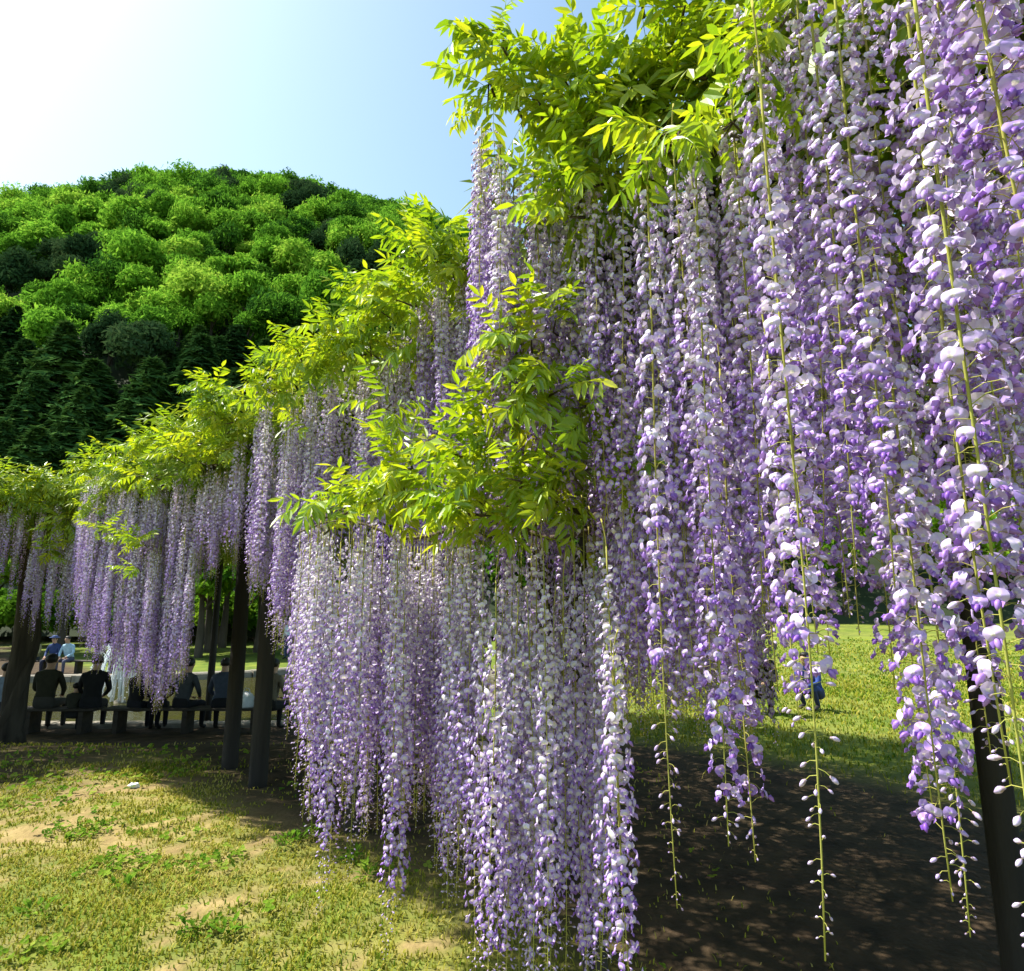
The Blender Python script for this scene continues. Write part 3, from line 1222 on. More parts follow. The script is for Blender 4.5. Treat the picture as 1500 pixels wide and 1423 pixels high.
VF = thing('wisteria_vine', gF, 'shaded wisteria vine on a thick dark trunk at the far end of the trellis', 'wisteria', G)

cB = W(858, 1000, gC[1])
trunk_obj(VC, [gC - (0, 0, .1), gC + (0, 0, .5), (gC[0] - .02, gC[1] + .02, 1.6), (gC[0] + .25, gC[1] + .3, ROOF_Z + .1)], [.055, .045, .045, .035], 3)
trunk_obj(VD, [gD - (0, 0, .1), gD + (0.02, 0, .6), (gD[0] + .05, gD[1] + .1, 1.6), (gD[0] + .15, gD[1] + .35, ROOF_Z + .1)], [.085, .07, .06, .05], 5)
trunk_obj(VF, [gF - (0, 0, .1), gF + (.02, 0, .35), (gF[0] + .02, gF[1], 1.3), (gF[0] + .03, gF[1], ROOF_Z + .2)], [.23, .17, .16, .16], 8)
trunk_obj(VA, [gA - (0, 0, .1), gA + (.05, 0, .9), gA + (-.05, .1, 1.8), gA + (-.1, -.1, ROOF_Z + .1)], [.10, .08, .07, .06], 11)
trunk_obj(VB, [gB - (0, 0, .1), gB + (.05, 0, .9), gB + (-.05, .1, 1.8), gB + (-.2, -.3, ROOF_Z + .1)], [.09, .075, .07, .06], 13)
trunk_obj(VE, [gE - (0, 0, .1), gE + (.05, 0, .9), gE + (-.05, .1, 1.8), gE + (-.3, .3, ROOF_Z + .1)], [.10, .08, .07, .06], 14)

# ---- hero racemes: every flower is a piece of its own
HERO_FLOW = [[make_mesh('flower', *FLOW[0][v][:2], RAC, FLOW[0][v][2], np.full(len(FLOW[0][v][1]), tn)) for tn in (.2, .5, .8)] for v in range(3)]
HERO_BUD = [make_mesh('bud', *BUDS[0][v][:2], RAC, BUDS[0][v][2], np.full(len(BUDS[0][v][1]), .35)) for v in range(3)]


def hero_raceme(vine, top, bottom_z, seed, tail, dens=104):
    L = top[2] - bottom_z
    stem, pos, R, kind, tone, var = raceme_plan(L, seed, tail, dens)
    b = MB()
    stem_mesh_into(b, stem, L, 0)
    add_shoot(vine, top)
    r = obj('raceme', b.mesh('raceme_stem', RAC), vine, np.asarray(top) - np.array(vine.location))
    for i in range(len(pos)):
        if kind[i] == 0:
            obj('flower', HERO_FLOW[var[i]][int(np.clip(tone[i] * 3, 0, 2))], r, pos[i], R[i])
        else:
            obj('bud', HERO_BUD[kind[i] - 1], r, pos[i], R[i])
    return r


def hang(px_mid, py_mid, D, py_top, py_bot):
    """plumb line through a pixel: returns its top point and bottom height"""
    q = W(px_mid, py_mid, D)
    zt = W(px_mid, py_top, D)[2]
    zb = W(px_mid, py_bot, D)[2]
    return np.array([q[0], q[1], zt]), zb


# nearest: flower by flower
for (px, py, D, t0, t1, sd, tail) in [(1176, 900, .78, 90, 1408, 21, .27), (1400, 560, .62, -120, 1150, 22, .12), (1472, 1000, .60, -60, 1560, 23, .22)]:
    top, zb = hang(px, py, D, t0, t1)
    hero_raceme(VA, top, zb, sd, tail, 140)
# their neighbours, one mesh each
for (px, py, D, t0, t1, var) in [
        (1478, 300, .50, -260, 560, 0), (1440, 150, .56, -300, 420, 2), (1395, 60, .66, -320, 330, 0), (1530, 500, .60, 0, 1000, 2),
        (1352, 1000, .86, 420, 1330, 0), (1385, 1060, .92, 500, 1365, 1), (1330, 900, .98, 330, 1200, 2), (1430, 800, .92, 250, 1110, 0),
        (1290, 620, .84, 80, 860, 0), (1240, 560, .88, 130, 840, 0), (1140, 600, .95, 60, 960, 2),
        (1210, 420, .98, 60, 790, 0), (1300, 330, .96, 20, 760, 2), (1450, 500, .90, 40, 900, 2), (1420, 330, .86, -60, 700, 0),
        (1100, 560, 1.10, 110, 900, 0), (1160, 480, 1.15, 100, 850, 2), (1250, 750, 1.12, 330, 930, 0), 
        (975, 900, 1.12, 215, 1340, 1), (1062, 1000, 1.10, 230, 1240, 2), (1085, 1040, 1.14, 540, 1255, 0), (1040, 800, 1.2, 200, 1080, 0), (1010, 700, 1.25, 190, 1010, 2),
        (1120, 800, 1.2, 180, 1010, 0), (1150, 860, 1.02, 520, 1060, 2), (1225, 700, 1.05, 300, 905, 0), (1480, 760, 1.02, 300, 1130, 0), (1510, 900, .95, 380, 1300, 0),
        (1180, 300, 1.2, 40, 650, 0), (1260, 250, 1.25, 30, 640, 2), (1340, 240, 1.15, -30, 620, 0), (1200, 820, 1.3, 420, 960, 2), (1290, 880, 1.25, 420, 1010, 2)]:
    top, zb = hang(px, py, D, t0 - (130 if px > 1120 and t0 < 150 else 0), t1)
    add_raceme(VA, top, zb, 0, var)


def zone(vine, n, x0, x1, top, bot, depth, lod=None, jt=35, jb=60, limbs=True):
    dm_ = sum(depth((x0 + x1) / 2)) / 2
    wcol = .100 * F / dm_
    nc_ = max(2, int((x1 - x0) / wcol))
    cols = [x0 + (x1 - x0) * (k + .5 + rng.uniform(-.3, .3)) / nc_ for k in range(nc_)]
    cb = rng.uniform(-1, .6, nc_) * jb
    base = np.array(vine.location)
    for k in range(nc_):
        d0, d1 = depth(cols[k])
        q = W(cols[k], top(cols[k]), d0 + (d1 - d0) * .6)
        if limbs and q[2] < ROOF_Z - .18 and k % 2 == 0:
            tt = np.linspace(0, 1, 8)
            P = np.column_stack([q[0] + .05 * np.sin(tt * 5 + k) * (1 - tt), q[1] + .12 + .05 * np.cos(tt * 4 + k), q[2] - .06 + (ROOF_Z + .1 - q[2]) * tt])
            P[:2, 1] -= (.12, .04)
            b = MB()
            b.tube(P - base, np.linspace(.003, .007, 8), 5)
            obj('branch', b.mesh('branch', M_TWIG), vine)
    for i in range(n):
        px = cols[i % nc_] + rng.normal(0, .24) * wcol
        px = min(max(px, x0), x1)
        d0, d1 = depth(px)
        D = d0 + (d1 - d0) * rng.uniform() ** 1.2
        tp = top(px) + rng.uniform(-jt, jt)
        bt = bot(px) + cb[i % nc_] + rng.uniform(-.9, .15) * jb
        t, zb = hang(px, (tp + bt) / 2, D, tp, bt)
        add_raceme(vine, t, zb, lod)


def pl(*pts):
    xs_, ys_ = zip(*pts)
    return lambda x: float(np.interp(x, xs_, ys_))


# upper curtain at the corner, against the sky
zone(VB, 66, 700, 1120, pl((700, 230), (900, 260), (1120, 190)), pl((700, 640), (800, 760), (900, 800), (1120, 800)), lambda x: (1.62 - .0007 * (x - 700), 2.2))
zone(VB, 6, 694, 730, pl((690, 190), (730, 190)), pl((690, 560), (730, 640)), lambda x: (1.70, 1.85), jt=15)
zone(VB, 40, 700, 1120, pl((700, 420), (900, 480), (1120, 430)), pl((700, 860), (900, 950), (1120, 960)), lambda x: (1.75 - .0006 * (x - 700), 2.3))
zone(VB, 22, 880, 1140, pl((880, 560), (1140, 520)), pl((880, 1000), (960, 1030), (1140, 960)), lambda x: (1.45, 2.0))
zone(VB, 44, 895, 1125, pl((890, 640), (1120, 640)), pl((890, 1085), (1000, 1075), (1125, 1090)), lambda x: (1.5, 2.4), jb=35)
zone(VB, 30, 700, 1130, pl((700, 330), (1130, 300)), pl((700, 800), (1130, 920)), lambda x: (2.3, 3.2))
zone(VA, 17, 1110, 1540, pl((1110, 60), (1300, -60), (1540, -120)), pl((1100, 760), (1540, 820)), lambda x: (1.3, 2.1))
zone(VA, 12, 1100, 1540, pl((1100, 330), (1540, 300)), pl((1100, 920), (1250, 860), (1540, 930)), lambda x: (1.3, 2.2))
# low sagging bunch
zone(VC, 46, 432, 900, pl((430, 770), (560, 770), (740, 790), (900, 760)), pl((430, 1130), (470, 1250), (560, 1250), (620, 1260), (700, 1390), (780, 1450), (880, 1440)),
     lambda x: (2.15 - .0012 * (x - 430), 2.75 - .0014 * (x - 430)), limbs=False)
zone(VC, 34, 426, 890, pl((430, 800), (560, 820), (740, 830), (900, 820)), pl((430, 1110), (520, 1150), (620, 1180), (640, 1150), (720, 1330), (890, 1330)),
     lambda x: (2.5 - .0012 * (x - 430), 3.0 - .0014 * (x - 430)), limbs=False)
for (px, py, D, t0, t1) in [(896, 1100, 1.42, 800, 1440), (905, 1200, 1.40, 960, 1455), (474, 1100, 2.1, 800, 1335), (486, 1100, 2.15, 830, 1300), (572, 1150, 2.0, 820, 1400), (585, 1150, 2.0, 900, 1330),
                            (655, 1100, 1.95, 850, 1345), (680, 1100, 1.95, 860, 1320), (725, 1200, 1.72, 850, 1470), (760, 1200, 1.70, 880, 1480), (800, 1200, 1.66, 830, 1470), (830, 1180, 1.7, 850, 1430),
                            (705, 1150, 1.8, 800, 1400), (735, 1250, 1.75, 900, 1500), (775, 1250, 1.72, 900, 1510), (815, 1230, 1.70, 900, 1500), (700, 1200, 1.85, 900, 1460)]:
    top, zb = hang(px, py, D, t0, t1)
    add_raceme(VC, top, zb, 1)
zone(VC, 34, 430, 720, pl((430, 790), (720, 790)), pl((430, 1080), (560, 1140), (720, 1180)), lambda x: (2.7 - .001 * (x - 430), 3.2 - .001 * (x - 430)), limbs=False, jb=40)
for yo, do in ((745, 0.0), (775, .25)):
    pp = np.array([W(px, yo + 14 * math.sin(px * .03 + do * 9), 2.35 - .0013 * (px - 430) + do) for px in np.linspace(440, 930, 16)])
    up = np.array([W(960, 640, 1.9 + do), W(990, 480, 2.1 + do), W(1010, 300, 2.2 + do)])
    b = MB()
    P = np.concatenate([pp, up])
    b.tube(P - np.array(VC.location), np.linspace(.004, .013, len(P)), 7, lump=.1)
    obj('branch', b.mesh('branch', M_TWIG), VC)
# behind it: the wall of racemes between the corner and the posts
zone(VD, 78, 372, 700, pl((372, 580), (480, 560), (590, 470), (640, 420), (700, 400)), pl((372, 850), (420, 930), (520, 900), (700, 860)),
     lambda x: (3.55 - .0042 * (x - 372), 4.1 - .0040 * (x - 372)), jb=45)
zone(VD, 26, 585, 700, pl((585, 420), (700, 370)), pl((585, 700), (700, 700)), lambda x: (2.35 - .002 * (x - 585), 3.0))
zone(VD, 26, 335, 420, pl((335, 655), (420, 600)), pl((335, 850), (420, 890)), lambda x: (4.0, 4.8), jb=30)
zone(VD, 20, 395, 470, pl((395, 620), (470, 600)), pl((395, 930), (470, 1000)), lambda x: (3.3, 3.7), jb=40)
# curtain over the seated people
zone(VE, 135, 112, 335, pl((112, 715), (200, 715), (260, 700), (335, 690)), pl((112, 900), (160, 955), (200, 880), (215, 850), (270, 890), (335, 850)),
     lambda x: (6.3 - .0085 * (x - 112), 7.2 - .0085 * (x - 112)), jt=22, jb=38)
zone(VE, 120, 112, 285, pl((112, 790), (285, 800)), pl((112, 930), (150, 985), (185, 985), (205, 1015), (240, 1035), (285, 975)),
     lambda x: (6.2 - .008 * (x - 112), 6.9 - .008 * (x - 112)), jt=25, jb=30)
zone(VE, 36, 185, 280, pl((185, 840), (280, 840)), pl((185, 1020), (240, 1040), (280, 1000)), lambda x: (5.7 - .006 * (x - 185), 6.0 - .006 * (x - 185)), jt=25, jb=22)
# far end, in shade
zone(VF, 44, -60, 106, pl((-60, 730), (0, 735), (106, 745)), pl((-60, 850), (0, 850), (106, 930)), lambda x: (7.0, 8.2), jt=14, jb=40)
zone(VF, 22, 30, 106, pl((30, 800), (106, 800)), pl((30, 920), (106, 935)), lambda x: (7.0, 8.0), jt=14, jb=25)
for i in range(70):
    t = rng.uniform(0, 3)
    k_ = int(t)
    e_ = WING[2 + k_] * (1 - t + k_) + WING[3 + k_] * (t - k_)
    x, y = e_[0] + rng.uniform(0, .3), e_[1] + rng.uniform(.05, .9)
    zt = ROOF_Z + rng.uniform(-.1, .1)
    add_raceme(VF, (x, y, zt), zt - rng.uniform(.7, 1.1), 2)
# under the roof, behind the front curtain
cnt = {}
for i in range(190):
    s = rng.uniform(.5, kk[-1] - .5)
    d = rng.uniform(.7, 4.5)
    x, y = np.interp(s, kk, EDGE[:, 0]) + NIN[0] * d, np.interp(s, kk, EDGE[:, 1]) + NIN[1] * d
    if math.hypot(x, y) < 1.5:
        continue
    v = VA if s < 2.2 else (VB if s < 4.5 else (VD if s < 7 else (VE if s < 11.5 else VF)))
    zt = ROOF_Z + rng.uniform(-.1, .15)
    L = rng.uniform(.55, 1.0) * (1 if y < 9 else .8)
    add_raceme(v, (x, y, zt), zt - L, 1 if y < 3.5 else 2)

EXTRA = []
for k in range(10):
    EXTRA.append((VC, 592 + 5 * k, 1000, 2.25 + .07 * (k % 4), 800, 1190 + 12 * (k % 3)))
for k in range(44):
    EXTRA.append((VB, 900 + 5.3 * k, 900, 2.3 + .30 * (k % 5), 520 + 30 * (k % 4), 1030 + 15 * ((k * 7) % 5)))
for v_, px, py, D, t0, t1 in EXTRA:
    top, zb = hang(px, py, D, t0, t1)
    add_raceme(v_, top, zb, 1)

# ---- leaves
FRONT = (-.55, -.6, .3)


def clus(v, px, py, D, rpx, rpy, n, size=1.0, out=FRONT, dd=.12):
    k = D / F
    leaf_cluster(v, W(px, py, D), (rpx * k, dd, rpy * k), n, out, size)


# high corner
for a in [(752, 90, 1.62, 35, 40, 16), (775, 140, 1.60, 50, 55, 22), (830, 110, 1.58, 70, 55, 26), (900, 150, 1.52, 70, 70, 28), (870, 215, 1.50, 70, 50, 24),
          (960, 110, 1.45, 70, 70, 26), (930, 30, 1.40, 40, 50, 10), (1000, 60, 1.38, 60, 60, 18), (1040, 130, 1.36, 60, 60, 20), (1060, 40, 1.32, 60, 60, 18),
          (960, 230, 1.48, 60, 50, 20), (860, 280, 1.50, 50, 35, 14), (1110, 60, 1.30, 50, 60, 16), (725, 175, 1.68, 18, 35, 8), (800, 190, 1.62, 60, 40, 14), (840, 310, 1.5, 30, 20, 5)]:
    clus(VB, *a[:3], a[3], a[4], int(a[5] * 1.1), .74)
for a in [(1130, -40, 1.35, 50, 50, 14), (1230, -30, 1.5, 60, 60, 16), (1290, 30, 1.6, 60, 60, 18), (1260, 110, 1.7, 50, 40, 12), (1400, -130, 1.1, 80, 50, 14)]:
    clus(VA, *a, .8)
for a in [(985, 200, 1.08, 40, 30, 12), (1050, 195, 1.06, 45, 30, 12), (1095, 110, 1.02, 35, 35, 8), (1140, 40, .95, 35, 40, 8)]:
    clus(VA, *a, .6, FRONT, .07)
# along the edge to the left
for a in [(640, 370, 2.25, 50, 45, 26), (660, 420, 2.3, 40, 50, 16), (610, 430, 2.4, 40, 50, 16), (560, 455, 2.6, 55, 35, 22), (500, 480, 2.8, 50, 40, 24), (530, 505, 2.75, 60, 30, 18), (450, 515, 3.0, 45, 35, 22),
          (600, 350, 2.3, 18, 25, 5), (515, 425, 2.75, 25, 22, 6), (420, 540, 3.3, 45, 30, 20), (400, 570, 3.4, 45, 30, 20), (480, 530, 3.0, 60, 22, 14), (620, 480, 2.5, 30, 60, 14), (450, 640, 3.2, 20, 30, 4)]:
    clus(VD, *a[:3], a[3], a[4], int(a[5] * 1.2), .78)
for a in [(310, 580, 4.0, 50, 22, 26), (330, 615, 4.0, 45, 30, 24), (260, 640, 4.6, 50, 30, 28), (290, 665, 4.4, 55, 25, 22), (215, 655, 5.0, 45, 25, 22), (170, 670, 5.5, 40, 22, 22), (130, 690, 6.0, 30, 25, 22), (235, 690, 4.8, 45, 22, 16),
          (360, 580, 3.8, 30, 25, 14), (190, 700, 5.3, 40, 20, 14), (125, 740, 6.1, 14, 50, 14), (180, 790, 5.4, 25, 22, 8), (205, 800, 5.2, 20, 22, 8), (150, 770, 5.6, 22, 30, 10), (205, 850, 5.1, 10, 25, 4), (320, 650, 4.2, 40, 25, 16)]:
    clus(VE, *a[:3], a[3], a[4], int(a[5] * 1.1), .85)
for a in [(0, 705, 7.1, 30, 20, 22), (40, 715, 7.1, 32, 18, 26), (80, 720, 7.1, 30, 20, 26), (-50, 700, 7.2, 40, 22, 22), (95, 770, 7.0, 14, 45, 16), (70, 800, 7.0, 20, 20, 10), (20, 735, 7.1, 40, 12, 14)]:
    clus(VF, *a, 1.05)
# sagging middle bunch
for a in [(480, 735, 2.15, 35, 22, 12), (540, 720, 2.05, 60, 35, 24), (620, 690, 1.98, 60, 45, 30), (690, 650, 1.75, 60, 45, 26), (700, 740, 1.75, 55, 35, 20), (640, 750, 1.95, 50, 25, 14), (780, 720, 1.66, 60, 45, 24),
          (860, 710, 1.58, 45, 50, 16), (790, 770, 1.78, 60, 25, 12), (700, 790, 1.85, 25, 25, 5), (800, 590, 1.62, 60, 35, 16), (760, 620, 1.66, 45, 40, 14), (860, 600, 1.58, 40, 40, 10), (770, 500, 1.64, 45, 35, 16), (830, 480, 1.62, 35, 30, 8),
          (740, 550, 1.66, 25, 35, 8), (590, 600, 2.2, 35, 25, 8), (490, 780, 2.1, 15, 25, 3)]:
    clus(VC, *a[:3], a[3], a[4], int(a[5] * 1.1), .72)


# ---- roof foliage (one mass per vine)
def roof_mass(vine, s0, s1, dens=330):
    L = s1 - s0
    n = int(L * DEPTH * dens)
    s = rng.uniform(s0, s1, n)
    d = rng.uniform(.22, DEPTH, n)
    x = np.interp(s, kk, EDGE[:, 0]) + NIN[0] * d
    y = np.interp(s, kk, EDGE[:, 1]) + NIN[1] * d
    z = ROOF_Z + .1 + .10 * rng.normal(size=n) + .22 * (fbm(x * 1.3, y * 1.3, 8, 3) - .4) * smooth(0, 1.2, d)
    R = rotz(rng.uniform(0, 6.28, n)) @ roty(rng.normal(.15, .4, n)) @ rotx(rng.normal(0, .4, n)) * rng.uniform(.8, 1.2, n)[:, None, None]
    V, Fc, M, T = stamp(LEAF_LO, R, np.column_stack([x, y, z]) - np.array(vine.location), np.clip(rng.normal(.5, .2, n), 0, 1))
    obj('roof_foliage', make_mesh('roof_foliage', V, Fc, M_ROOF, M, T, False), vine, kind='stuff')


tot = kk[-1]
roof_mass(VA, 0, 2.4)
roof_mass(VB, 2.4, 4.2)
roof_mass(VC, 4.2, 5.0)
roof_mass(VD, 5.0, 7.2)
roof_mass(VE, 7.2, 11.0)
roof_mass(VF, 11.0, tot)
n = 30000
x = rng.uniform(-15, -4.3, n)
y = rng.uniform(3.8, 14, n)
m = inside(WING, x, y)
x, y = x[m], y[m]
n = len(x)
z = ROOF_Z + .12 + .10 * rng.normal(size=n) + .2 * (fbm(x * 1.3, y * 1.3, 8, 3) - .4)
R = rotz(rng.uniform(0, 6.28, n)) @ roty(rng.normal(.15, .4, n)) @ rotx(rng.normal(0, .4, n)) * rng.uniform(.8, 1.2, n)[:, None, None]
V, Fc, M, T = stamp(LEAF_LO, R, np.column_stack([x, y, z]) - np.array(VF.location), np.clip(rng.normal(.5, .2, n), 0, 1))
obj('roof_foliage', make_mesh('roof_foliage', V, Fc, M_ROOF, M, T, False), VF, kind='stuff')
for q in ((-7.2, 6.6), (-10, 6.0), (-12.6, 5.6), (-13, 9.5), (-12.4, 13)):
    lpost(q[0], q[1], .07)
for q, e in (((-5.6, 7.4), (-7.2, 6.6)), ((-7.2, 6.6), (-10, 6.0)), ((-10, 6.0), (-12.6, 5.6)), ((-12.6, 5.6), (-13, 9.5)), ((-13, 9.5), (-12.4, 13))):
    b = MB()
    b.tube([np.array([*q, ROOF_Z]) - pg_loc, np.array([*e, ROOF_Z]) - pg_loc], .045, 8)
    obj('beam', b.mesh('beam', M_POST), perg)

# ------------------------------------------------------------------ grass and weeds
def blades(n, xr, yr, h0, h1, seed, keep):
    rg = np.random.default_rng(seed)
    x = rg.uniform(*xr, n)
    y = yr[0] + (yr[1] - yr[0]) * rg.uniform(0, 1, n)
    g, shd = grass_amount(x, y)
    m = (rg.uniform(size=n) < keep(g, x, y)) & ~inside(RIM, x, y)
    x, y, g = x[m], y[m], g[m]
    n = len(x)
    h = rg.uniform(h0, h1, n) * (.5 + .7 * fbm(x * 2, y * 2, 41, 2))
    a = rg.uniform(0, 6.28, n)
    lean = rg.uniform(.2, 1.2, n) * h
    w = .0028 + .002 * rg.uniform(size=n)
    w = w * np.maximum(1, y / 4.0)
    z = gz(x, y)
    P = np.column_stack([x, y, z])
    t = np.column_stack([-np.sin(a), np.cos(a), 0 * a]) * w[:, None]
    l = np.column_stack([np.cos(a), np.sin(a), 0 * a])
    V = np.stack([P - t, P + t, P + l * (lean * .4)[:, None] + np.column_stack([0 * h, 0 * h, h * .7]) + t * .8,
                  P + l * (lean * .4)[:, None] + np.column_stack([0 * h, 0 * h, h * .7]) - t * .8,
                  P + l * lean[:, None] + np.column_stack([0 * h, 0 * h, h])], 1)
    i = np.arange(n)[:, None] * 5
    Fc = np.concatenate([i + np.array([0, 1, 2]), i + np.array([0, 2, 3]), i + np.array([3, 2, 4])], 1).reshape(-1, 3)
    tone = np.clip(.50 + .30 * (fbm(x * 1.2, y * 1.2, 51, 3) - .5) * 2 + rg.normal(0, .22, n), 0, 1)
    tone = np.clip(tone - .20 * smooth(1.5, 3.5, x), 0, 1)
    return V.reshape(-1, 3), Fc, np.repeat(tone, 3)


def joined(parts):
    off = 0
    Vs, Fs, Ts = [], [], []
    for V, Fc, T in parts:
        Vs.append(V)
        Fs.append(Fc + off)
        Ts.append(T)
        off += len(V)
    return np.concatenate(Vs), np.concatenate(Fs), np.concatenate(Ts)


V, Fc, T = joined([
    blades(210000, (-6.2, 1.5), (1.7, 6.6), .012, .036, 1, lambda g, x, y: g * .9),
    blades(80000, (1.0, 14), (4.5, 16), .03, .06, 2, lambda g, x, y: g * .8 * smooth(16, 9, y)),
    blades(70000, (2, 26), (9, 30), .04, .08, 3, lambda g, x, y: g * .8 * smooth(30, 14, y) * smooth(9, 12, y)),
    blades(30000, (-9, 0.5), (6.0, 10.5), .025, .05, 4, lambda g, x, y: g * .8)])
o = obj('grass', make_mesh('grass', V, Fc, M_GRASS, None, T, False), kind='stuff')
tag(o, 'short dry yellow-green grass growing thinly over the ground', 'grass')


def weed_leaves(n, xr, yr, seed, size, keep):
    rg = np.random.default_rng(seed)
    x = rg.uniform(*xr, n)
    y = rg.uniform(*yr, n)
    g, shd = grass_amount(x, y)
    m = rg.uniform(size=n) < keep(g, shd, x, y)
    x, y = x[m], y[m]
    n = len(x)
    # three round leaflets on a short stalk
    a = np.linspace(0, 2 * PI, 7)[:-1]
    b = MB()
    for k in range(3):
        t = 2 * PI * k / 3
        c_ = np.array([math.cos(t) * .011, math.sin(t) * .011, 0])
        ring = np.column_stack([np.cos(a) * .010, np.sin(a) * .010, .002 + 0 * a])
        b.add(np.concatenate([[c_], ring + c_]), [(0, 1 + j, 1 + (j + 1) % 6) for j in range(6)])
    Vt, Ft, Mt, _ = b.arrays()
    s = rg.uniform(.6, 1.5, n) * size
    R = rotz(rg.uniform(0, 6.28, n)) @ rotx(rg.normal(0, .45, n)) @ roty(rg.normal(0, .45, n)) * s[:, None, None]
    z = gz(x, y) + rg.uniform(.008, .04, n) * size
    tone = np.clip(rg.normal(.5, .22, n) + .4 * (fbm(x * 1.5, y * 1.5, 71, 2) - .5), 0, 1)
    V, F_, M_, T_ = stamp((Vt, Ft, Mt), R, np.column_stack([x, y, z]), tone)
    return V, F_, T_


V, Fc, T = joined([
    weed_leaves(30000, (-6.2, 1.2), (1.7, 6.4), 11, 1.0, lambda g, s, x, y: .75 * smooth(.50, .66, fbm(x * 1.7, y * 1.7, 91, 3)) * (1 - .93 * s)),
    weed_leaves(5000, (-5, 0), (4.5, 7.5), 12, 1.15, lambda g, s, x, y: .5 * smooth(.45, .65, fbm(x * 1.3, y * 1.3, 93, 3)) * (1 - .7 * s))])
o = obj('clover', make_mesh('clover', V, Fc, M_CLOVER, None, T, False), kind='stuff')
tag(o, 'low clover and broad-leaved weeds scattered over the dry grass', 'clover')

# a few larger weeds that stand out
for i, (px, py, r, n) in enumerate([(425, 1236, .13, 60), (455, 1225, .10, 40), (520, 1260, .10, 36), (330, 1370, .09, 30), (290, 1365, .07, 22), (180, 1300, .07, 20), (60, 1340, .10, 30), (540, 1285, .07, 22)]):
    q = ground_at(px, py)
    rg = np.random.default_rng(600 + i)
    b = MB()
    for k in range(n):
        a = rg.uniform(0, 6.28)
        rr = r * .9 * rg.uniform(.05, 1) ** .8
        l = rg.uniform(.03, .065)
        el = rg.uniform(.2, 1.1)
        w = l * .22
        v = np.array([(0, 0, 0), (.45 * l, w, .1 * l), (.45 * l, 0, .04 * l), (.45 * l, -w, .1 * l), (l, 0, -.12 * l)])
        Rm = rotz(np.array(a + rg.normal(0, .6))) @ roty(np.array(-el))
        b.add(v @ Rm.T + np.array([math.cos(a) * rr, math.sin(a) * rr, rg.uniform(0, .04)]), [(0, 2, 1), (0, 3, 2), (1, 2, 4), (2, 3, 4)], 0,
              np.clip(rg.normal(.25, .15), 0, 1))
    t = obj('weed_plant', b.mesh('weed_plant', M_CLOVER, False), None, q)
    tag(t, 'tuft of dark green weeds beside the foot of a vine trunk' if i < 3 else 'small leafy weed tuft growing in the sunlit dry grass', 'weed',
        'weeds by the trunk' if i < 3 else 'weed tufts in the dry grass')

# litter: a crumpled scrap of white paper in the shade
q = ground_at(196, 1154)
b = MB()
b.ball((0, 0, .02), (.045, .03, .022), 7, 4)
V, Fc, M, T = b.arrays()
V = V + np.random.default_rng(5).normal(0, .006, V.shape)
tag(obj('paper_scrap', make_mesh('paper_scrap', V, Fc, solid('white_paper', (.75, .75, .75), (.85, .85, .85)), None, None, False), None, q),
    'small crumpled scrap of white paper lying in the shade', 'litter')


# ------------------------------------------------------------------ benches by the pond
def bench(x0, x1, y, label):
    z = float(gz((x0 + x1) / 2, y))
    t = thing('bench', ((x0 + x1) / 2, y, z), label, 'bench', 'benches along the pond')
    w = x1 - x0
    for k in range(3):
        obj('seat_plank', MB().box((0, (k - 1) * .13, .43), (w, .115, .045), bev=.008).mesh('seat_plank', M_BENCH, False), t)
    for s in (-1, 0, 1):
        obj('leg', MB().box((s * (w / 2 - .25), 0, .2), (.09, .32, .41), bev=.01).mesh('leg', M_BENCH, False), t)
    return t


BY = 12.75
bench(-10.2, -7.75, BY, 'plain dark backless bench under the far end of the trellis, beside the thick trunk')
bench(-7.6, -4.55, BY, 'plain dark backless bench behind the two dark posts, facing the pond')
bx = W(75, 985, 21.9)
bench(bx[0] - 1.4, bx[0] + 1.4, 22.9 + 0.35, 'plain bench across the pond under the trees, seating three people')


# ------------------------------------------------------------------ people
M_SKIN = solid('skin', (.42, .25, .17), (.50, .31, .22), 6, .6)
M_HAIR = solid('dark_hair', (.008, .007, .006), (.02, .016, .012), 30, .5, .3, 60, (1, 1, .2))
M_SHOE = solid('shoe', (.015, .013, .012), (.04, .035, .03), 9, .6)


def cloth(c):
    return solid('cloth', tuple(v * .8 for v in c), tuple(min(1, v * 1.1) for v in c), 14, .9, .3, 40)


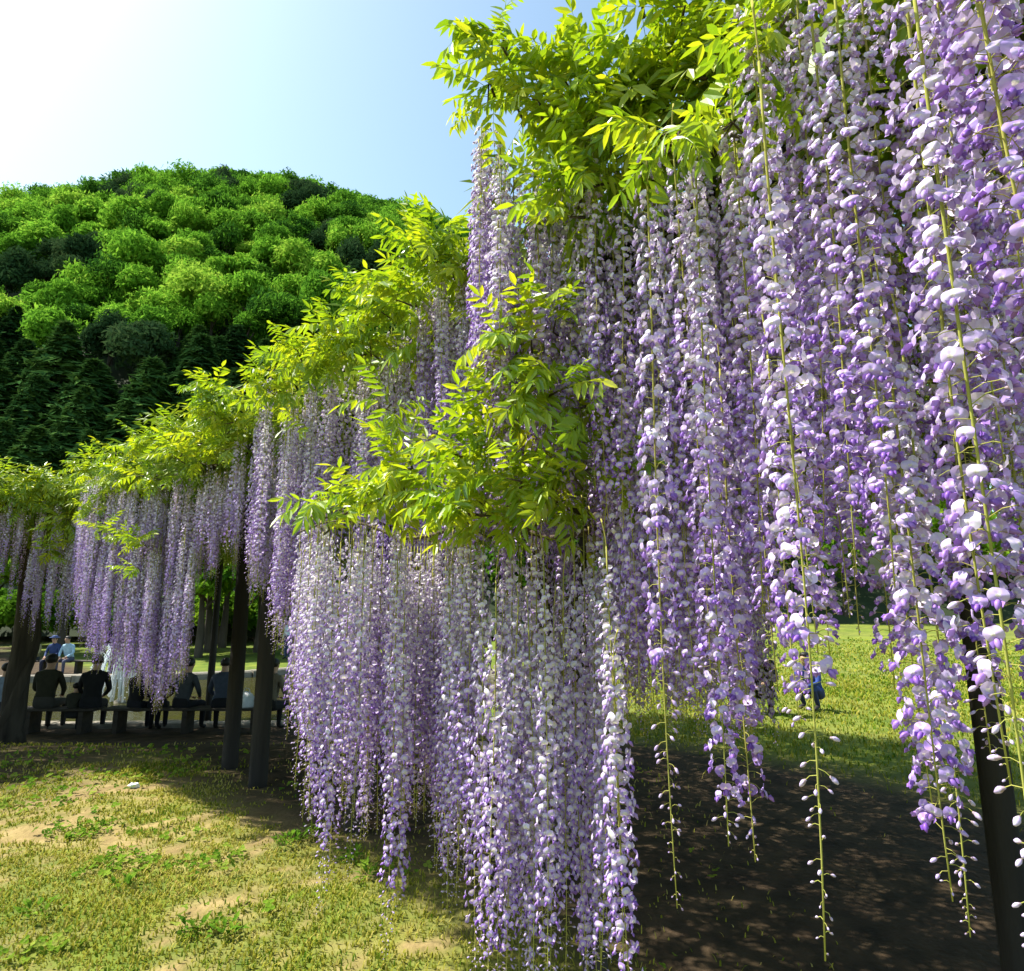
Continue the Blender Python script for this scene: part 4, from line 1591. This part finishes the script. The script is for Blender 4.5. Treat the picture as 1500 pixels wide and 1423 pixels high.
def person(x, y, z, face, label, top, legs, pose='sit', hair='short', scale=1.0, hat=None, turn=0.0, lean=0.0):
    """one continuous skinned body; local +Y is where the person looks"""
    me = bpy.data.meshes.new('body')
    if pose == 'sit':
        J = dict(pel=(0, -.02, .50), wai=(0, -.01 + lean * .25, .68), che=(0, .02 + lean * .5, .90), nec=(0, .03 + lean * .8, 1.06), hd0=(0, .05 + lean * .9, 1.13), hd=(0, .06 + lean, 1.20), hd1=(0, .06 + lean, 1.27),
                 shl=(-.17, .01 + lean * .6, .98), shr=(.17, .01 + lean * .6, .98), ell=(-.23, .08 + lean * .5, .74), elr=(.23, .08 + lean * .5, .74), wrl=(-.12, .28 + lean * .3, .62), wrr=(.12, .28 + lean * .3, .62),
                 hal=(-.09, .34, .60), har=(.09, .34, .60), hpl=(-.10, .0, .50), hpr=(.10, .0, .50), knl=(-.12, .42, .50), knr=(.12, .42, .50),
                 anl=(-.12, .40, .09), anr=(.12, .40, .09), tol=(-.13, .56, .045), tor=(.13, .56, .045))
    elif pose == 'crouch':
        J = dict(pel=(0, -.12, .26), wai=(0, -.06, .42), che=(0, .06, .62), nec=(0, .12, .77), hd0=(0, .15, .83), hd=(0, .17, .90), hd1=(0, .17, .97),
                 shl=(-.17, .08, .69), shr=(.17, .08, .69), ell=(-.24, .20, .50), elr=(.24, .20, .50), wrl=(-.12, .38, .44), wrr=(.12, .38, .44),
                 hal=(-.08, .44, .42), har=(.08, .44, .42), hpl=(-.10, -.08, .27), hpr=(.10, -.08, .27), knl=(-.15, .26, .46), knr=(.15, .26, .46),
                 anl=(-.13, .06, .09), anr=(.13, .06, .09), tol=(-.14, .22, .04), tor=(.14, .22, .04))
    else:
        J = dict(pel=(0, 0, .92), wai=(0, 0, 1.08), che=(0, .01, 1.28), nec=(0, .02, 1.46), hd0=(0, .03, 1.53), hd=(0, .04, 1.60), hd1=(0, .04, 1.67),
                 shl=(-.18, 0, 1.38), shr=(.18, 0, 1.38), ell=(-.23, -.02, 1.12), elr=(.23, -.02, 1.12), wrl=(-.22, .10, .90), wrr=(.22, .10, .90),
                 hal=(-.21, .13, .82), har=(.21, .13, .82), hpl=(-.10, 0, .90), hpr=(.10, 0, .90), knl=(-.11, .03, .49), knr=(.11, .03, .49),
                 anl=(-.11, -.02, .09), anr=(.11, -.02, .09), tol=(-.13, .13, .04), tor=(.13, .13, .04))
    rad = dict(pel=(.15, .12), wai=(.135, .10), che=(.16, .11), nec=(.055, .055), hd0=(.068, .072), hd=(.078, .092), hd1=(.066, .078), shl=(.065, .06), shr=(.065, .06), ell=(.045, .045), elr=(.045, .045),
               wrl=(.03, .03), wrr=(.03, .03), hal=(.036, .02), har=(.036, .02), hpl=(.10, .10), hpr=(.10, .10), knl=(.062, .062), knr=(.062, .062), anl=(.04, .04), anr=(.04, .04), tol=(.035, .03), tor=(.035, .03))
    names = list(J)
    E_ = [('pel', 'wai'), ('wai', 'che'), ('che', 'nec'), ('nec', 'hd0'), ('hd0', 'hd'), ('hd', 'hd1'), ('che', 'shl'), ('che', 'shr'), ('shl', 'ell'), ('shr', 'elr'), ('ell', 'wrl'), ('elr', 'wrr'), ('wrl', 'hal'), ('wrr', 'har'),
          ('pel', 'hpl'), ('pel', 'hpr'), ('hpl', 'knl'), ('hpr', 'knr'), ('knl', 'anl'), ('knr', 'anr'), ('anl', 'tol'), ('anr', 'tor')]
    me.from_pydata([J[k] for k in names], [(names.index(a), names.index(b_)) for a, b_ in E_], [])
    tmp = bpy.data.objects.new('body_tmp', me)
    COL.objects.link(tmp)
    md = tmp.modifiers.new('skin', 'SKIN')
    md.use_smooth_shade = True
    sk = me.skin_vertices[0].data
    for i, k in enumerate(names):
        sk[i].radius = rad[k]
        sk[i].use_root = (k == 'pel')
    ss = tmp.modifiers.new('sub', 'SUBSURF')
    ss.levels = ss.render_levels = 2
    bpy.context.view_layer.update()
    dg = bpy.context.evaluated_depsgraph_get()
    em = tmp.evaluated_get(dg).to_mesh()
    V = np.empty(len(em.vertices) * 3)
    em.vertices.foreach_get('co', V)
    V = V.reshape(-1, 3)
    faces = [tuple(p.vertices) for p in em.polygons]
    tmp.evaluated_get(dg).to_mesh_clear()
    bpy.data.objects.remove(tmp)
    hz_ = J['hd'][2]
    hd = np.array(J['hd'])
    # five bent fingers on each hand, nose and ears join the body mesh
    b = MB()
    for s, k in ((-1, 'hal'), (1, 'har')):
        h = np.array(J[k])
        fwd = np.array(J[k]) - np.array(J['wr' + k[2]])
        fwd /= np.linalg.norm(fwd)
        side = np.array([1, 0, 0])
        for i, ln in enumerate((.065, .075, .07, .055)):
            p = h + side * (i - 1.5) * .017 + fwd * .01
            b.tube([p, p + fwd * ln * .55, p + fwd * ln * .85 + np.array([0, 0, -.02])], [.009, .008, .006], 5)
        p = h - side * s * .03
        b.tube([p, p + fwd * .03 - side * s * .02, p + fwd * .05 - side * s * .02], [.010, .009, .007], 5)
    b.tube([hd + (0, .085, .03), hd + (0, .105, -.005), hd + (0, .088, -.02)], [.008, .014, .010], 5)
    for s in (-1, 1):
        b.ball(hd + (s * .082, -.005, -.005), (.012, .022, .032), 6, 4)
    Vx, Fx, _, _ = b.arrays()
    nV = len(V)
    allF = faces + [tuple(int(i) + nV for i in f) for f in Fx]
    me2 = bpy.data.meshes.new('body')
    AV = np.concatenate([V, Vx])
    me2.from_pydata(AV.tolist(), [], allF)
    shade_dim = .6 if (pose == 'sit' and face == 0) else 1.0  # bench row's clothes darkened in colour, standing in for deeper roof shade
    for mt in (M_SKIN, cloth(tuple(c * shade_dim for c in top)), cloth(tuple(c * shade_dim for c in legs)), M_SHOE):
        me2.materials.append(mt)
    wr = [np.array(J['wrl']), np.array(J['wrr'])]
    ha = [np.array(J['hal']), np.array(J['har'])]
    for p in me2.polygons:
        c_ = np.array(p.center)
        p.use_smooth = True
        nh = min(np.linalg.norm(c_ - q) for q in ha)
        if c_[2] > J['nec'][2] + .005 and np.hypot(*(c_ - np.array(J['hd']))[:2]) < .13:
            mi = 0
        elif nh < .075:
            mi = 0
        elif c_[2] < .11 and pose != 'x':
            mi = 3
        else:
            # trousers below the belt and forward along the thighs, unless it is an arm
            arm = min(np.linalg.norm(np.cross(np.array(J['wr' + s]) - np.array(J['el' + s]), c_ - np.array(J['el' + s]))) / .3 for s in 'lr') < .06 and abs(c_[0]) > .06 and c_[2] > J['har'][2] - .03
            mi = 2 if (c_[2] < J['pel'][2] + .10 and not arm) else 1
        p.material_index = mi
    root = thing('person', (x, y, z), label, 'person')
    root.rotation_euler = (0, 0, face + turn)
    root.scale = (scale,) * 3
    ob = obj('body', me2, root)
    # hair
    hb = MB()
    hb.ball(hd + (0, -.022, .035), (.094, .108, .088), 12, 8)
    V3, F3, _, _ = hb.arrays()
    V3 = V3.copy()
    low = V3[:, 2] < hd[2] + .0
    if hair == 'long':
        back = V3[:, 1] < hd[1] - .01
        V3[back & low, 2] -= .16
    front = (V3[:, 1] > hd[1] + .045) & (V3[:, 2] < hd[2] + .06)
    V3[front, 1] = hd[1] + .03
    obj('hair', make_mesh('hair', V3, F3, M_HAIR), root)
    eb = MB()
    for s in (-1, 1):
        eb.ball(hd + (s * .032, .083, .018), (.011, .008, .007), 6, 4)
    obj('eyes', eb.mesh('eyes', M_HAIR), root)
    if hat:
        h2 = MB()
        h2.ball(hd + (0, -.005, .072), (.102, .112, .07), 12, 6)
        h2.tube([hd + (0, 0, .062), hd + (0, 0, .07)], [.17, .16], 14)
        obj('hat', h2.mesh('hat', cloth(hat)), root)
    return root


def seat(px, label, top, legs, D=BY, face=0.0, **kw):
    q = W(px, 1000, D)
    return person(q[0], q[1], float(gz(q[0], q[1])) - .04, face, label, top, legs, 'sit', **kw)


seat(6, 'person in a pale blue shirt seated half behind the thick vine trunk', (.30, .38, .52), (.05, .05, .07), D=12.6)
seat(70, 'broad person in an olive jacket seated with their back turned on the bench', (.045, .045, .026), (.09, .085, .075), scale=1.12, turn=.15)
seat(112, 'small child seated low between the olive jacket and the dark coat', (.05, .05, .035), (.04, .04, .04), scale=.72)
seat(137, 'person in a dark coat seated beside the small child, back turned', (.022, .022, .024), (.03, .03, .035), scale=1.10, lean=.10, turn=.35)
seat(203, 'person with long dark hair in a black top seated under the racemes', (.012, .012, .014), (.02, .02, .03), hair='long', turn=-.3)
seat(234, 'person in a black jacket seated between the long-haired person and the grey shirt', (.015, .015, .018), (.02, .02, .025), turn=.4, lean=.05)
seat(270, 'person in a grey shirt seated at the clear end of the row, back turned', (.08, .09, .105), (.02, .02, .025), scale=1.05, turn=-.2, lean=.06)
seat(327, 'person in a blue-grey jacket seated half behind the left dark post', (.08, .10, .15), (.02, .02, .025), scale=1.05, lean=.14, turn=.3)
seat(398, 'person in a beige top seated right behind the dark posts', (.25, .21, .15), (.03, .03, .03), scale=1.05, turn=-.35)
qf = 22.9 + .35
for px, lab, tp, lg, kw in [(50, 'person in an olive-yellow top seated across the pond', (.30, .26, .12), (.05, .05, .05), {}),
                            (79, 'person in a navy top and cap seated across the pond', (.03, .05, .14), (.03, .03, .05), {'hat': (.05, .08, .2)}),
                            (101, 'person in a light blue shirt leaning forward across the pond', (.36, .52, .62), (.08, .08, .12), {'lean': .12})]:
    q = W(px, 960, qf)
    person(q[0], q[1], float(gz(q[0], q[1])) - .04, PI, lab, tp, lg, 'sit', **kw)
q = W(420, 960, 29)
person(q[0], q[1], float(gz(q[0], q[1])), PI * .8, 'standing person in a white and blue shirt beyond the pond, beside the posts', (.5, .58, .68), (.05, .07, .14), 'stand')
q = ground_at(1117, 1045)
person(q[0], q[1], q[2], 2.6, 'person in black crouching at the edge of the sunlit lawn', (.012, .012, .012), (.015, .015, .02), 'crouch', scale=1.0)
q = ground_at(1192, 1040)
person(q[0], q[1], q[2], 2.2, 'person in bright blue crouching on the lawn behind a hanging raceme', (.03, .06, .26), (.03, .04, .12), 'crouch', scale=.8)

# a white bag left on the bench
q = W(361, 1020, BY)
b = MB()
zb = float(gz(q[0], q[1])) + .45
b.tube([(0, 0, 0), (0, 0, .05), (0, 0, .16), (0, 0, .24), (0.01, 0, .28)], [.15, .17, .16, .11, .05], 10, lump=.10, seed=4)
bag = thing('cloth_bag', (q[0], q[1], zb), 'white cloth bag standing on the bench between the two dark posts', 'bag')
obj('pouch', b.mesh('pouch', solid('white_cloth', (.6, .62, .64), (.75, .76, .78), 10, .9, .4)), bag)
b = MB()
a = np.linspace(0, PI, 9)
b.tube(np.column_stack([np.cos(a) * .06, 0 * a, .27 + np.sin(a) * .08]), .008, 5)
obj('handle', b.mesh('handle', solid('white_strap', (.55, .56, .58), (.65, .66, .68))), bag)

# ------------------------------------------------------------------ fountain
q = W(178, 1000, 17.5)
ft = thing('fountain', (q[0], q[1], WATER_Z), 'low white spray of a fountain rising from the pond behind the benches', 'fountain')
b = MB()
b.tube([(0, 0, -.4), (0, 0, .05), (0, 0, .07), (0, 0, .12)], [.14, .14, .06, .05], 12)
obj('nozzle', b.mesh('nozzle', M_STONE), ft)
rg = np.random.default_rng(9)
dm = MB()
for k in range(34):
    a = 2 * PI * k / 34 + rg.normal(0, .05)
    vh = rg.uniform(.35, 1.0)
    hh = rg.uniform(.95, 1.45)
    t = np.linspace(0, 1, 12)
    r = vh * t
    zz = .1 + hh * 4 * t * (1 - t)
    P = np.column_stack([np.cos(a) * r, np.sin(a) * r, zz])
    jb = MB()
    jb.tube(P, np.linspace(.010, .022, 12), 5)
    obj('jet', jb.mesh('jet', M_SPRAY), ft)
    for d_ in range(26):
        tt = rg.uniform(.3, 1)
        p = np.array([np.interp(tt, t, P[:, j]) for j in range(3)]) + rg.normal(0, .05, 3)
        if p[2] > 0:
            dm.ball(p, rg.uniform(.008, .022), 5, 3)
obj('droplets', dm.mesh('droplets', M_SPRAY), ft, kind='stuff')
